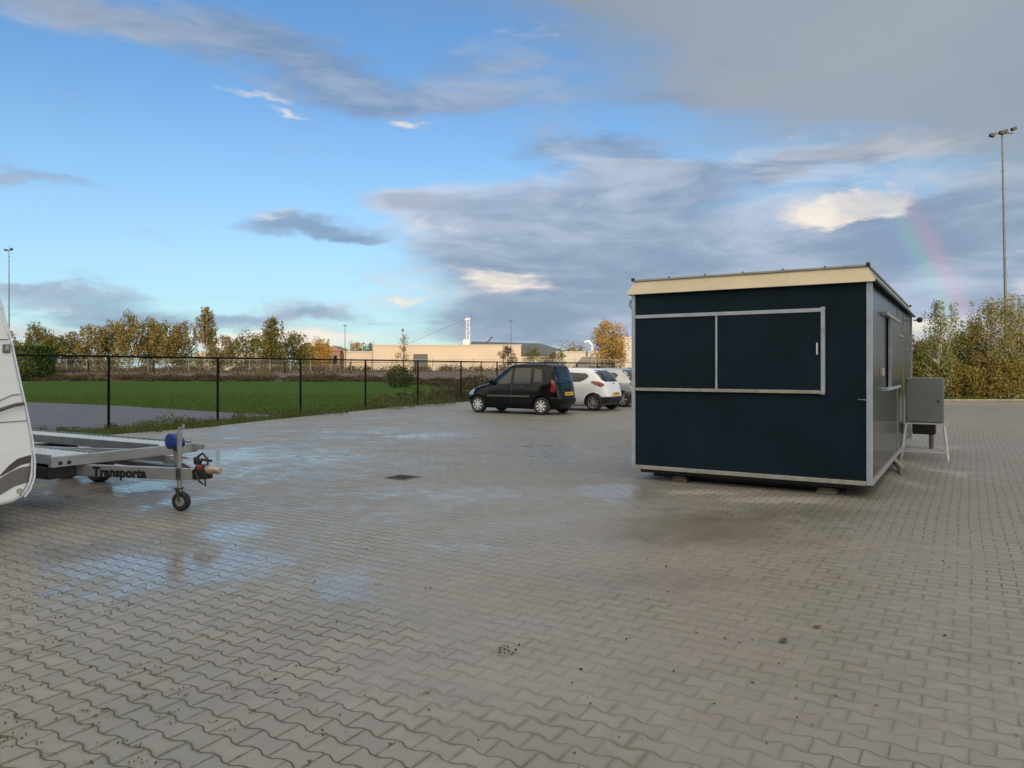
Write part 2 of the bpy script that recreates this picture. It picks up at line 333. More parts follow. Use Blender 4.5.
# ------------------------------------------------------------ mesh helpers
def setp(o, label=None, cat=None, group=None, kind=None):
    for k, v in (('label', label), ('category', cat), ('group', group), ('kind', kind)):
        if v: o[k] = v
    return o
def thing(name, label, cat, loc=(0, 0, 0), rz=0., group=None):
    o = bpy.data.objects.new(name, None); COL.objects.link(o); o.location = loc; o.rotation_euler = (0, 0, rz)
    o.empty_display_size = .2
    return setp(o, label, cat, group)
def copy_tree(o, parent=None):
    c = o.copy(); COL.objects.link(c); c.parent = parent
    for ch in list(o.children): copy_tree(ch, c)
    return c
class MB:
    def __init__(s): s.v = []; s.f = []
    def add(s, vs, fs):
        n = len(s.v); s.v += [tuple(x) for x in vs]; s.f += [tuple(i+n for i in f) for f in fs]; return s
    def box(s, a, b_):
        x0, y0, z0 = a; x1, y1, z1 = b_
        return s.add([(x0,y0,z0),(x1,y0,z0),(x1,y1,z0),(x0,y1,z0),(x0,y0,z1),(x1,y0,z1),(x1,y1,z1),(x0,y1,z1)],
                     [(0,3,2,1),(4,5,6,7),(0,1,5,4),(1,2,6,5),(2,3,7,6),(3,0,4,7)])
    def bar(s, p, q, w, h, up=(0, 0, 1)):           # rectangular bar
        p = Vector(p); q = Vector(q); d = (q-p).normalized(); up = Vector(up)
        sd = d.cross(up).normalized(); u_ = sd.cross(d).normalized()
        vs = []
        for e in (p, q):
            for a, c_ in ((-1,-1),(1,-1),(1,1),(-1,1)): vs.append(e+sd*a*w/2+u_*c_*h/2)
        return s.add(vs, [(0,1,2,3),(7,6,5,4),(0,4,5,1),(1,5,6,2),(2,6,7,3),(3,7,4,0)])
    def tube(s, pts, r, n=8, r1=None, caps=True):
        pts = [Vector(p) for p in pts]; rs = r if isinstance(r, (list, tuple)) else [r+(((r1 if r1 is not None else r)-r)*i/max(1, len(pts)-1)) for i in range(len(pts))]
        vs = []; fs = []; pu = None
        for i, p in enumerate(pts):
            d = (pts[min(i+1, len(pts)-1)]-pts[max(i-1, 0)]).normalized()
            if pu is None: pu = Vector((1, 0, 0)) if abs(d.x) < .9 else Vector((0, 1, 0))
            sd = d.cross(pu).normalized(); pu = sd.cross(d).normalized()
            for k in range(n):
                a = 2*math.pi*k/n; vs.append(p+sd*math.cos(a)*rs[i]+pu*math.sin(a)*rs[i])
        for i in range(len(pts)-1):
            for k in range(n):
                a = i*n+k; b_ = i*n+(k+1) % n; fs.append((a, b_, b_+n, a+n))
        if caps: fs.append(tuple(range(n-1, -1, -1))); fs.append(tuple(range((len(pts)-1)*n, len(pts)*n)))
        return s.add(vs, fs)
    def lathe(s, prof, c, n=28, axis='y', sgn=1):   # profile (r, offset along axis)
        vs = []; fs = []; c = Vector(c)
        for (r, o) in prof:
            for k in range(n):
                a = 2*math.pi*k/n
                if axis == 'y': vs.append(c+Vector((r*math.cos(a), o*sgn, r*math.sin(a))))
                elif axis == 'z': vs.append(c+Vector((r*math.cos(a), r*math.sin(a), o*sgn)))
                else: vs.append(c+Vector((o*sgn, r*math.cos(a), r*math.sin(a))))
        m_ = len(prof)
        for i in range(m_-1):
            for k in range(n): fs.append((i*n+k, i*n+(k+1) % n, (i+1)*n+(k+1) % n, (i+1)*n+k))
        if prof[0][0] > 1e-4: fs.append(tuple(range(n)))
        if prof[-1][0] > 1e-4: fs.append(tuple(range((m_-1)*n, m_*n)))
        return s.add(vs, fs)
    def prism(s, poly, a, b_, plane='xz'):          # polygon extruded between a and b_
        n = len(poly)
        def P(q, t):
            return {'xz': (q[0], t, q[1]), 'yz': (t, q[0], q[1]), 'xy': (q[0], q[1], t)}[plane]
        vs = [P(q, a) for q in poly]+[P(q, b_) for q in poly]
        return s.add(vs, [tuple(range(n-1, -1, -1)), tuple(range(n, 2*n))]+[(i, (i+1) % n, (i+1) % n+n, i+n) for i in range(n)])
    def build(s, name, mt, parent=None, smooth_=False, bevel=0., seg=2, split=35):
        me = bpy.data.meshes.new(name); me.from_pydata(s.v, [], s.f)
        bm = bmesh.new(); bm.from_mesh(me); bmesh.ops.recalc_face_normals(bm, faces=bm.faces); bm.to_mesh(me); bm.free()
        me.materials.append(mt)
        o = bpy.data.objects.new(name, me); COL.objects.link(o); o.parent = parent
        if bevel:
            bv = o.modifiers.new('bevel', 'BEVEL'); bv.width = bevel; bv.segments = seg; bv.limit_method = 'ANGLE'; bv.angle_limit = R(40)
        if smooth_:
            me.set_sharp_from_angle(angle=R(split)); me.polygons.foreach_set('use_smooth', [True]*len(me.polygons))
        return o
def npmesh(name, V, nv, mt, parent=None):            # V: (faces*nv, 3)
    n = len(V)//nv; me = bpy.data.meshes.new(name)
    me.vertices.add(len(V)); me.vertices.foreach_set('co', V.astype(np.float32).ravel())
    me.loops.add(n*nv); me.loops.foreach_set('vertex_index', np.arange(n*nv, dtype=np.int32))
    me.polygons.add(n); me.polygons.foreach_set('loop_start', np.arange(0, n*nv, nv, dtype=np.int32))
    me.update(calc_edges=True); me.materials.append(mt)
    o = bpy.data.objects.new(name, me); COL.objects.link(o); o.parent = parent; return o
def leaves(c, size, rng, flat=.0):                   # random leaf-shaped quads round points
    n = len(c); a = rng.normal(size=(n, 3)); a /= np.linalg.norm(a, axis=1)[:, None]
    if flat: a[:, 2] *= (1-flat)
    b_ = rng.normal(size=(n, 3)); b_ -= (b_*a).sum(1)[:, None]*a; b_ /= np.linalg.norm(b_, axis=1)[:, None]+1e-9
    s = (size*rng.uniform(.6, 1.4, n))[:, None]
    return np.stack([c-a*s*.6, c+b_*s*.34, c+a*s*.6, c-b_*s*.34], 1).reshape(-1, 3)

def sheet(name, pts, z, mt):
    o = MB().add([(x, y, z) for x, y in pts], [tuple(range(len(pts)))]).build(name, mt); setp(o, kind='structure')
    if o.data.polygons[0].normal.z < 0: o.data.flip_normals()
    return o
# ------------------------------------------------------------ ground
sheet('ground', [(-3000, -600), (3000, -600), (3000, 5000), (-3000, 5000)], -.03, M['ground'])
edge = [(-16.5, 2.), (-12.6, 10.), (-9.9, 15.), gp(145, 432), gp(200, 428), gp(260, 421), gp(345, 412.2), gp(400, 406.5), gp(460, 402), (2.2, 40.5), (4.2, 45.5)]
sheet('pavement', [(-40, -30), (70, -30), (70, 32.), (24, 33.4), (17, 34.6), (15.5, 46.5)] + edge[::-1] + [(-40, 2.)], 0., M['paving'])
MB().box((16.5, 34.6, -.03), (80, 34.72, .035)).build('kerb', M['kerb'], bevel=.01)['kind'] = 'structure'
kb = bpy.data.objects['kerb']
# fence line: X = FA + FS*Y
FA = -19.8; FS = .531
def fx(Y): return FA+FS*Y
sheet('path', [(-60, 30.), (-24.5, 33.5), gp(25, 402, -.02), gp(120, 406, -.02), gp(200, 411, -.02), gp(262, 414.5, -.02), (fx(24.)-.1, 24.), (fx(19.)-.25, 19.), (fx(12)-.4, 12.), (-60, 4.)], -.015, M['asphalt'])
# railway embankment
prof = [(86, -.03), (91, .55), (94, .82), (96, .88), (104, .88), (107, .3), (110, -.03)]
rng = np.random.default_rng(3)
mb = MB(); xs = list(range(-160, 121, 4)); vs = []
for x in xs:
    for y, z in prof: vs.append((x, y+random.uniform(-.4, .4), z+(random.uniform(-.06, .06) if z > 0 else 0)))
n = len(prof); mb.add(vs, [(i*n+k, (i+1)*n+k, (i+1)*n+k+1, i*n+k+1) for i in range(len(xs)-1) for k in range(n-1)])
setp(mb.build('railway_embankment', M['ballast'], smooth_=True), kind='structure')
t = thing('railway_track', 'dark rails on the brown embankment beyond the lawn', 'railway track', (0, 98, .88))
for y in (0, 1.435):
    MB().box((-160, y-.035, .1), (120, y+.035, .27)).build('rail', M['rail'], t)
mb = MB()
for k in range(-266, 200): mb.box((k*.6, -.6, .0), (k*.6+.25, 2.0, .12))
mb.build('sleepers', M['wood'], t)

# unseen hall added behind the viewpoint, shaped to cast shade over the yard
t = thing('shade_hall', 'unseen tall grey hall added behind the yard to shade the paving', 'building', (0, -45, 0))
MB().box((-95, -25, 0), (24, 0, 24)).build('wall', M['bigwall'], t); MB().box((24, -25, 0), (75, 0, 13.4)).build('low_wing', M['bigwall'], t)
MB().box((-95.2, -25.2, 24), (24.2, .2, 24.4)).build('roof', M['roof'], t)
for x in (-30, -18, 6): MB().box((x, 0, 0), (x+4, .06, 4.2)).build('roller_door', M['alu'], t)

# ------------------------------------------------------------ cabin
P0 = (4.12, 8.47)
SW = 2.94; SL = 6.95; ZB = .15; ZT = 2.49
cabin = thing('portable_cabin', 'dark navy portable cabin with cream roof edge and closed front shutters', 'cabin', (P0[0], P0[1], 0), ANG)
MB().box((-SW+.03, .025, ZB+.02), (-.03, .06, ZT)).build('front_wall', M['navy'], cabin)
MB().box((-.055, .06, ZB+.02), (-.02, SL-.06, ZT)).build('side_wall', M['navyside'], cabin)
MB().box((-SW+.02, .06, ZB+.02), (-SW+.055, SL-.06, ZT)).build('side_wall', M['navyside'], cabin)
MB().box((-SW+.03, SL-.06, ZB+.02), (-.03, SL-.025, ZT)).build('rear_wall', M['navy'], cabin)
for x, y, w in ((-.058, 0, .062), (-SW-.002, 0, .05), (-.058, SL-.06, .062), (-SW, SL-.06, .05)):
    MB().box((x, y, ZB), (x+w, y+.06, ZT)).build('corner_post', M['alu'], cabin, bevel=.004)
mb = MB(); mb.box((-SW+.048, -.012, ZB-.005), (-.058, .06, ZB+.045)); mb.build('bottom_rail', M['alurail'], cabin, bevel=.004)
MB().box((-.04, .06, ZB-.005), (.012, SL-.06, ZB+.04)).build('bottom_rail', M['alurail'], cabin, bevel=.004)
MB().box((-SW+.10, .07, ZB-.055), (-.25, .13, ZB-.002)).build('skid_or_shade_board', M['blackpl'], cabin)
MB().box((-SW+.2, .30, .02), (-.3, .34, ZB-.002)).build('skid_or_shade_board', M['blackpl'], cabin)  # black board standing in for the deep shade under the cabin
MB().box((-SW+.05, .06, ZB), (-.05, SL-.06, ZB+.02)).build('floor_pan', M['steelrust'], cabin)
for x in (-2.35, -.55): MB().box((x, .12, ZB-.085), (x+.10, SL-.2, ZB)).build('skid_or_shade_board', M['steelrust'], cabin)
# roof with splayed fascia
def ringq(x0, x1, y0, y1, z): return [(x0, y0, z), (x1, y0, z), (x1, y1, z), (x0, y1, z)]
ov = .045; inn = -.075
lo = ringq(-SW-ov-.02, ov, -ov, SL+ov, ZT); hi = ringq(-SW+.02, inn+.02, .065, SL-.08, ZT+.19)
hi = [(p_[0], p_[1], p_[2]) for p_ in hi]
MB().add([lo[0], lo[1], hi[1], hi[0], (lo[0][0]+.03, lo[0][1]+.05, ZT), (lo[1][0]-.03, lo[1][1]+.05, ZT)], [(0, 1, 2, 3), (0, 4, 5, 1), (0, 3, 4), (1, 5, 2), (3, 2, 5, 4)]).build('roof_fascia', M['cream'], cabin)
for i, j_ in ((1, 2), (2, 3), (3, 0)):
    a, b2, c2, d2 = lo[i], lo[j_], hi[j_], hi[i]
    MB().add([a, b2, c2, d2], [(0, 1, 2, 3)]).build('roof_fascia', M['cream' if i != 1 else 'alurail'], cabin)
MB().box((-SW+.03, .075, ZT-.02), (inn+.01, SL-.09, ZT+.175)).build('roof', M['roof'], cabin)
mb = MB(); z = ZT+.195
mb.bar((-SW+.0, .055, z), (inn+.03, .055, z), .03, .022); mb.bar((inn+.03, .055, z), (inn+.03, SL-.08, z), .03, .022)
mb.bar((-SW+.01, .055, z), (-SW+.01, SL-.08, z), .03, .022); mb.build('roof_trim', M['alurail'], cabin)
MB().bar((ov+.004, -ov, ZT+.004), (ov+.004, SL+ov, ZT+.004), .02, .03).build('drip_edge', M['blackpl'], cabin)
for x, y in ((-SW+.0, .05), (inn+.03, .05), (inn+.05, SL-.1)):
    MB().box((x-.02, y-.02, z-.01), (x+.02, y+.02, z+.035)).build('roof_clip', M['blackpl'], cabin, bevel=.006)
for k in range(5): MB().box((-SW+.5+k*.48, .04, z+.008), (-SW+.52+k*.48, .06, z+.024)).build('roof_clip', M['blackpl'], cabin)
# front shutters
zt, zb = 2.21, 1.195
mb = MB(); mb.box((-SW+.052, -.012, zt-.045), (-.50, .03, zt)); mb.build('shutter_rail', M['alu'], cabin, bevel=.003)
mb = MB(); mb.box((-SW+.052, -.022, zb), (-.50, .03, zb+.022)); mb.box((-SW+.052, -.012, zb+.022), (-.55, .03, zb+.04)); mb.build('shutter_rail', M['alurail'], cabin, bevel=.003)
MB().box((-.545, -.016, zb-.01), (-.50, .03, zt+.012)).build('shutter_jamb', M['alu'], cabin, bevel=.003)
MB().box((-SW+.055, .008, zb+.04), (-1.80, .03, zt-.045)).build('fixed_shutter', M['navy'], cabin)
sh = MB().box((-1.775, -.004, zb+.04), (-.545, .03, zt-.045)).build('sliding_shutter', M['navy'], cabin)
MB().box((-1.80, -.008, zb+.04), (-1.775, .03, zt-.045)).build('shutter_stile', M['alu'], cabin, bevel=.002)
mb = MB(); mb.box((-.595, -.03, 1.66), (-.575, -.02, 1.80)); mb.box((-.592, -.022, 1.665), (-.578, -.003, 1.68)); mb.box((-.592, -.022, 1.78), (-.578, -.003, 1.795)); mb.build('shutter_handle', M['whitepipe'], sh, bevel=.003)
mb = MB(); mb.bar((-.15, .018, 1.135), (-.07, .018, 1.135), .008, .008); mb.build('hook', M['galv'], cabin)
MB().tube([(-.10, .02, 1.135), (-.05, -.008, 1.13)], .006, 6).build('hook', M['galv'], cabin)
# side shutters
MB().box((-.03, 1.35, 2.19), (.045, 3.6, 2.235)).build('side_shutter_rail', M['alurail'], cabin, bevel=.003)
MB().box((-.03, 1.35, 1.20), (.045, 3.6, 1.235)).build('side_shutter_rail', M['alu'], cabin, bevel=.003)
s2 = MB().box((-.02, 2.12, 1.235), (.03, 3.55, 2.19)).build('side_shutter', M['navyside'], cabin, bevel=.002)
MB().box((.0, 2.06, 1.235), (.034, 2.12, 2.19)).build('shutter_edge', M['blackpl'], s2)
MB().box((-.0, 2.02, 1.235), (.036, 2.06, 2.19)).build('shutter_edge', M['alu'], s2)
MB().box((-.02, 1.12, 1.40), (.022, 1.22, 1.50)).build('socket_box', M['white_'], cabin, bevel=.006)
MB().box((-.02, 3.6, 2.0), (.03, 4.4, 2.02)).build('sign_rail', M['alu'], cabin)
for s_ in (3.7, 4.95): MB().box((-.022, s_, ZB+.05), (-.012, s_+.035, ZT-.02)).build('panel_joint', M['alurail'], cabin)
for z_ in (1.0, 1.85): MB().tube([(-.01, SL-.05, z_), (.05, SL-.04, z_+.02)], .018, 6).build('bracket', M['alu'], cabin)
lp = MB().tube([(.03, SL-.1, 2.42), (.12, SL-.1, 2.42)], .012, 6).build('lamp_arm', M['blackpl'], cabin)
MB().lathe([(.02, 0), (.05, .01), (.055, .06), (.03, .10), (0., .10)], (.14, SL-.14, 2.42), 12, 'y', -1).build('flood_lamp', M['blackpl'], cabin, smooth_=True)
MB().tube([(-SW-.05, .12, 2.43), (-SW-.06, .12, 2.36), (-SW-.02, .12, 2.32)], .035, 8).build('gutter_outlet', M['alu'], cabin, smooth_=True)
# blocks under it
def block(px_local, label, mt, w=.2, h=.068, y=.10):
    o = thing('support_block', label, 'block', (P0[0]+DX.x*px_local+DY.x*y, P0[1]+DX.y*px_local+DY.y*y, 0), ANG)
    MB().box((-w/2, 0, 0), (w/2, .35, h*.55)).build('lower_plank', mt, o, bevel=.006)
    MB().box((-w*.42, .03, h*.55), (w*.42, .33, h)).build('upper_plank', M['wood'], o, bevel=.006)
block(-2.30, 'weathered timber block carrying the left skid of the navy cabin', M['wood'], .2, .07, .06)
block(-.50, 'grey block carrying the right skid of the navy cabin', M['conc'], .22, .07, .06)
# grey cabinet on its stand
cb = thing('control_cabinet', 'grey steel electrical cabinet with closed door, on the pale tube stand', 'cabinet', (P0[0]+DX.x*.05+DY.x*4.5, P0[1]+DX.y*.05+DY.y*4.5, .60), ANG)
MB().box((0, 0, 0), (.545, .28, .74)).build('housing', M['cab'], cb, bevel=.006)
dr = MB().box((.012, -.018, .015), (.533, 0, .725)).build('door', M['cab'], cb, bevel=.005)
MB().lathe([(.014, 0), (.016, .012), (0, .014)], (.47, -.018, .36), 12, 'y', -1).build('lock', M['blackpl'], dr)
for z_ in (.06, .66): MB().box((.014, -.03, z_), (.03, -.018, z_+.03)).build('hinge', M['blackpl'], dr)
st = thing('cabinet_stand', 'pale steel tube trestle under the grey cabinet beside the cabin', 'stand', (P0[0]+DX.x*.05+DY.x*4.5, P0[1]+DX.y*.05+DY.y*4.5, 0), ANG)
for x, dx in ((.0, -.07), (.545, .06)):
    for y, dy in ((0, -.06), (.28, .06)):
        MB().tube([(x, y, .585), (x+dx, y+dy, .0)], .016, 8).build('leg', M['whitepipe'], st, smooth_=True)
mb = MB(); mb.bar((-.03, 0, .59), (.60, 0, .59), .03, .02); mb.bar((-.03, .28, .59), (.60, .28, .59), .03, .02); mb.build('top_rail', M['whitepipe'], st)
mb = MB(); mb.bar((-.055, -.045, .13), (.615, -.045, .13), .02, .03); mb.bar((-.055, .325, .13), (.615, .325, .13), .02, .03); mb.build('cross_rail', M['whitepipe'], st)
bb = thing('junction_box', 'black box on a short steel post behind the grey cabinet', 'box', (P0[0]+DX.x*.26+DY.x*6.3, P0[1]+DX.y*.26+DY.y*6.3, 0), ANG)
MB().box((-.22, 0, .27), (.16, .3, .47)).build('box', M['blackpl'], bb, bevel=.02)
MB().tube([(.09, .05, 0), (.09, .05, .3)], .04, 10).build('post', M['conc'], bb, smooth_=True)
dp = thing('drain_pipe', 'grey plastic pipe end lying by the cabin side', 'pipe', (P0[0]+DX.x*.10+DY.x*2.6, P0[1]+DX.y*.10+DY.y*2.6, 0.045), ANG)
MB().tube([(-.12, .35, .10), (-.03, .2, .04), (.02, 0, 0), (.06, -.2, 0)], .045, 12).build('pipe', M['greypvc'], dp, smooth_=True)
MB().tube([(.055, -.18, 0), (.065, -.24, 0)], .055, 12).build('collar', M['greypvc'], dp, smooth_=True)

# ------------------------------------------------------------ chain link fence
fd = Vector((FS, 1)).normalized()
FH = 1.79
ftop = thing('chain_link_fence', 'long black chain link fence between the paved yard and the lawn', 'fence', (0, 0, 0))
Ys = [18.4+2.92*k for k in range(-3, 12)]
for k, y in enumerate(Ys):
    p_ = MB(); p_.tube([(fx(y), y, -.03), (fx(y), y, FH+.03)], .034, 10); o = p_.build('post', M['fence'], ftop, smooth_=True)
mb = MB(); mb.tube([(fx(Ys[0]), Ys[0], FH), (fx(Ys[-1]), Ys[-1], FH)], .025, 8); mb.build('top_rail', M['fence'], ftop)
L0 = 2.92*math.hypot(FS, 1)
def wires():
    mb = MB(); h = FH-.06; st_ = .075; z0 = .03; r = .0017
    def w(x0, z0_, x1, z1_):
        d = Vector((x1-x0, 0, z1_-z0_)).normalized(); nrm = Vector((-d.z, 0, d.x))*r
        vs = []
        for (x, z) in ((x0, z0_), (x1, z1_)):
            c_ = Vector((x, 0, z)); vs += [c_+nrm, c_+Vector((0, r, 0)), c_-nrm, c_-Vector((0, r, 0))]
        mb.add(vs, [(0, 1, 5, 4), (1, 2, 6, 5), (2, 3, 7, 6), (3, 0, 4, 7)])
    k = -int(h/st_)-1
    while k*st_ < L0:
        x0 = k*st_
        a = max(0, -x0); b_ = min(h, L0-x0)
        if b_ > a: w(x0+a, z0+a, x0+b_, z0+b_); w(x0+a, z0+h-a, x0+b_, z0+h-b_)
        k += 1
    return mb
for z_ in (0,): pass
wm_ = wires().build('mesh_panel', M['fence'], ftop)
ra = math.atan2(1, FS)
for k in range(len(Ys)-1):
    o = wm_ if k == 0 else wm_.copy()
    if k: COL.objects.link(o)
    o.location = (fx(Ys[k]), Ys[k], 0); o.rotation_euler = (0, 0, ra)

# ------------------------------------------------------------ lattice of pale fence along the railway
rf = thing('railway_fence', 'pale galvanised fence running along the far side of the railway', 'fence', (0, 105.5, .4))
pp = MB().box((-.05, -.04, -.3), (.05, .04, 2.45)).build('post', M['fgalv'], rf)
xp = [-78+2.9*k for k in range(40)]
for k, x in enumerate(xp):
    o = pp if k == 0 else pp.copy()
    if k: COL.objects.link(o)
    o.location = (x, 0, 0)
mb = MB()
for z_ in (.5, 1.4, 2.3): mb.box((-78, -.012, z_), (36, .012, z_+.035))
for k in range(570): mb.box((-78+.2*k, -.006, .3), (-78+.2*k+.014, .006, 2.3))
mb.build('wire_panel', M['fgalv'], rf)
df = thing('trackside_railing', 'low dark post and rail railing on the near side of the railway', 'railing', (0, 93.8, .80))
mb = MB(); mb.box((-76, -.03, .28), (40, .03, .36)); mb.build('rail', M['rail'], df)
pp = MB().box((-.07, -.05, -.3), (.07, .05, 1.5)).build('post', M['fence'], df)
for k in range(12):
    o = pp if k == 0 else pp.copy()
    if k: COL.objects.link(o)
    o.location = (-62+8.3*k, 0, 0)
o = MB().box((-74, -.03, 1.40), (36, .03, 1.46)).build('top_rail', M['fence'], df)

# ------------------------------------------------------------ trees
def tree(name, label, x, y, h, rx, cb, nl, ls, lm, bark, group=None, seed=0, nclump=40, top=1., lean=0, shape='oval', rz_=None, z0=0., cl=.22, cat='tree', spikes=0, stems=1):
    rng = np.random.default_rng(seed); rd = random.Random(seed)
    t = thing(name, label, cat, (x, y, z0), rd.uniform(0, 6.28), group)
    ch = h-cb; mb = MB()
    tr = h*.014+.02
    for s in range(stems):
        ox, oy = (0, 0) if stems == 1 else (rd.uniform(-.25, .25)*rx, rd.uniform(-.25, .25)*rx)
        pts = [(ox*(.3+.7*k/6)+rd.uniform(-.02, .02)*h*(k > 0), oy*(.3+.7*k/6)+rd.uniform(-.02, .02)*h*(k > 0), h*.97*k/6-.03) for k in range(7)]
        mb.tube(pts, tr/(stems**.5), 7, tr*.12)
    cl_c = []
    for k in range(nclump):
        f = rd.random()**.9
        if shape == 'oval': w = math.sin(math.pi*(.12+.86*f))**.7
        elif shape == 'cone': w = (1-f)**.75*.98+.05
        elif shape == 'round': w = math.sin(math.pi*(.06+.9*f))**.5
        else: w = .85
        a = rd.uniform(0, 6.28); r = rx*w*math.sqrt(rd.uniform(.08, 1))
        c_ = (r*math.cos(a), r*math.sin(a), cb+ch*f*top)
        cl_c.append((c_, rx*cl*rd.uniform(.6, 1.35)*(1 if f < .85 else .7)))
        zt_ = max(cb*.5, c_[2]-r*rd.uniform(.5, 1.1))
        q = Vector((0, 0, zt_)); m_ = (q+Vector(c_))*.5+Vector((0, 0, -.06*r))
        mb.tube([q, m_, c_], [tr*.35*(1-zt_/h*.7), tr*.22*(1-zt_/h*.7), tr*.06], 5, caps=False)
    sp_ = []
    for k in range(spikes):
        a = rd.uniform(0, 6.28); q = rx*math.sqrt(rd.uniform(.0, .8)); x_, y_ = q*math.cos(a), q*math.sin(a); hh = h*rd.uniform(.80, 1.04); z_ = h*rd.uniform(.45, .6)
        mb.tube([(x_*.6, y_*.6, z_), (x_, y_, (z_+hh)/2), (x_*1.05, y_*1.05, hh)], [tr*.25, tr*.15, tr*.04], 4, caps=False)
        m_ = int(nl*.022)+8; f_ = rng.uniform(.2, 1, m_); w_ = rx*.16*(1.25-f_)[:, None]
        sp_.append(np.stack([x_+0*f_, y_+0*f_, z_+(hh-z_)*f_], 1)+rng.normal(size=(m_, 3))*w_)
    mb.build('trunk', bark, t, smooth_=True)
    wts = np.array([c_[1]**2 for c_ in cl_c]); wts /= wts.sum()
    idx = rng.choice(len(cl_c), nl, p=wts)
    cc = np.array([c_[0] for c_ in cl_c])[idx]; rr = np.array([c_[1] for c_ in cl_c])[idx][:, None]
    g_ = rng.normal(size=(nl, 3)); g_ /= np.linalg.norm(g_, axis=1)[:, None]; g_ *= (rng.uniform(0, 1, nl)**.45)[:, None]*1.25
    g_[:, 2] *= 1.1
    P = cc+g_*rr
    if sp_: P = np.concatenate([P]+sp_)
    npmesh('crown', leaves(P, ls, rng), 4, lm, t)
    return t
def at(px, Y): return (px-512)/F*Y
def ht(py, Y): return CH+(HZ-py)/F*Y
# (px, Y, top py, radius, leaf kind, words)
far = [(72,138,332,2.6,'l_green','thin olive tree rising just right of the clipped hedge'),
       (92,128,326,2.6,'l_birch','bushy tan tree, second from the clipped hedge'),
       (112,133,324,2.6,'l_birch','brown birch, third from the clipped hedge'),
       (130,126,316,2.7,'l_birch','tallest tan birch in the middle of the far birch row'),
       (149,130,321,2.5,'l_birch','tan birch just right of the tallest in the far row'),
       (166,127,324,2.5,'l_birch','brown birch with a pale bare lower stem in the far row'),
       (183,130,323,2.7,'l_birch','broad tan birch left of the spiky birch'),
       (206,126,309,2.2,'l_birch','spiky birch with a thin bare tip at the right end of the row'),
       (52,128,336,2.0,'l_green','short green tree peeking over the clipped hedge'),
       (38,132,326,2.6,'l_green','loose green tree directly behind the clipped hedge'),
       (246,132,334,3.4,'l_green','round olive tree right of the birch row'),
       (272,118,322,2.3,'l_green','slim dark green tree with a feathery top between two round trees'),
       (294,135,336,3.2,'l_green','round mid green tree left of the orange one'),
       (320,165,340,3.0,'l_gold','small orange tree in front of the houses')]
mt = {'l_green': 'barkdk', 'l_birch': 'bark', 'l_gold': 'barkdk'}
for i, (px, Y_, py, r, lm, lab) in enumerate(far):
    h = ht(py, Y_)
    k = 'birch_tree' if lm == 'l_birch' else 'deciduous_tree'
    spiky = i in (7, 11)
    tree(k, lab, at(px, Y_), Y_, h, r, h*(.16 if i != 5 else .3), 3400, .30, M[lm], M[mt[lm]], 'trees beyond the railway', 20+i, 42, shape='cone' if spiky else ('round' if i in (10, 12, 13) else 'oval'), cl=.36, spikes=5 if i != 10 else 2)
more = [(15,134,330,2.6,'l_birch','tan tree behind the clipped hedge, partly hidden by the caravan'),(-14,130,322,2.7,'l_green','green tree beyond the lawn, hidden behind the caravan'),(-50,136,326,2.8,'l_birch','brown tree beyond the lawn, farthest left behind the caravan'),
        (222,150,338,2.6,'l_rust','low brown tree behind the spiky birch'),(308,170,346,2.5,'l_green','low dark green tree by the pale houses'),
        (352,190,343,3.0,'l_gold','low golden tree at the left end of the cream hall roof'),(366,192,343,3.4,'l_green','low olive tree behind the lower hall roof')]
for i, (px, Y_, py, r, lm, lab) in enumerate(more):
    h = ht(py, Y_); tree('deciduous_tree', lab, at(px, Y_), Y_, h, r, h*.2, 2000, .35, M[lm], M['barkdk'], 'trees beyond the railway', 60+i, 26, shape='round', cl=.32)
# sparse bare tree and shrubs in front of the cream hall
tree('bare_tree', 'nearly bare young tree standing in front of the cream hall', at(403, 84), 84, ht(329, 84), 1.0, 1.2, 650, .13, M['l_rust'], M['barkdk'], None, 71, 34, shape='cone', cl=.28)
tree('deciduous_tree', 'rounded golden orange tree left of the navy cabin', at(610, 120), 120, ht(323, 120), 2.7, 1.6, 5200, .26, M['l_gold'], M['barkdk'], 'trees beyond the railway', 72, 60, shape='round', cl=.30)
tree('shrub', 'round dry shrub in front of the right end of the cream hall', at(508, 110), 110, ht(347, 110), 1.4, .6, 1300, .2, M['l_scrub'], M['barkdk'], None, 73, 24, shape='round', cl=.35, cat='shrub')
tree('shrub', 'wide green shrub in front of the dark roofed building', at(534, 112), 112, ht(349, 112), 2.0, .6, 1500, .2, M['l_green'], M['barkdk'], None, 74, 26, shape='round', cl=.35, cat='shrub')
tree('shrub', 'small olive shrub under the right end of the dark roof', at(556, 112), 112, ht(352, 112), 1.5, .6, 1000, .2, M['l_green'], M['barkdk'], None, 75, 20, shape='round', cl=.35, cat='shrub')
tree('shrub', 'dark green bush growing below the bare tree', at(400, 58), 58, 1.55, 1.1, .1, 1500, .12, M['l_hedge'], M['barkdk'], None, 76, 26, shape='round', cl=.35, cat='shrub')
tree('shrub', 'dark low bushes on the skyline behind the white shed roofs', at(574, 210), 210, ht(347, 210), 5., 1, 1500, .45, M['l_rust'], M['barkdk'], None, 77, 26, shape='round', cl=.35, cat='shrub')
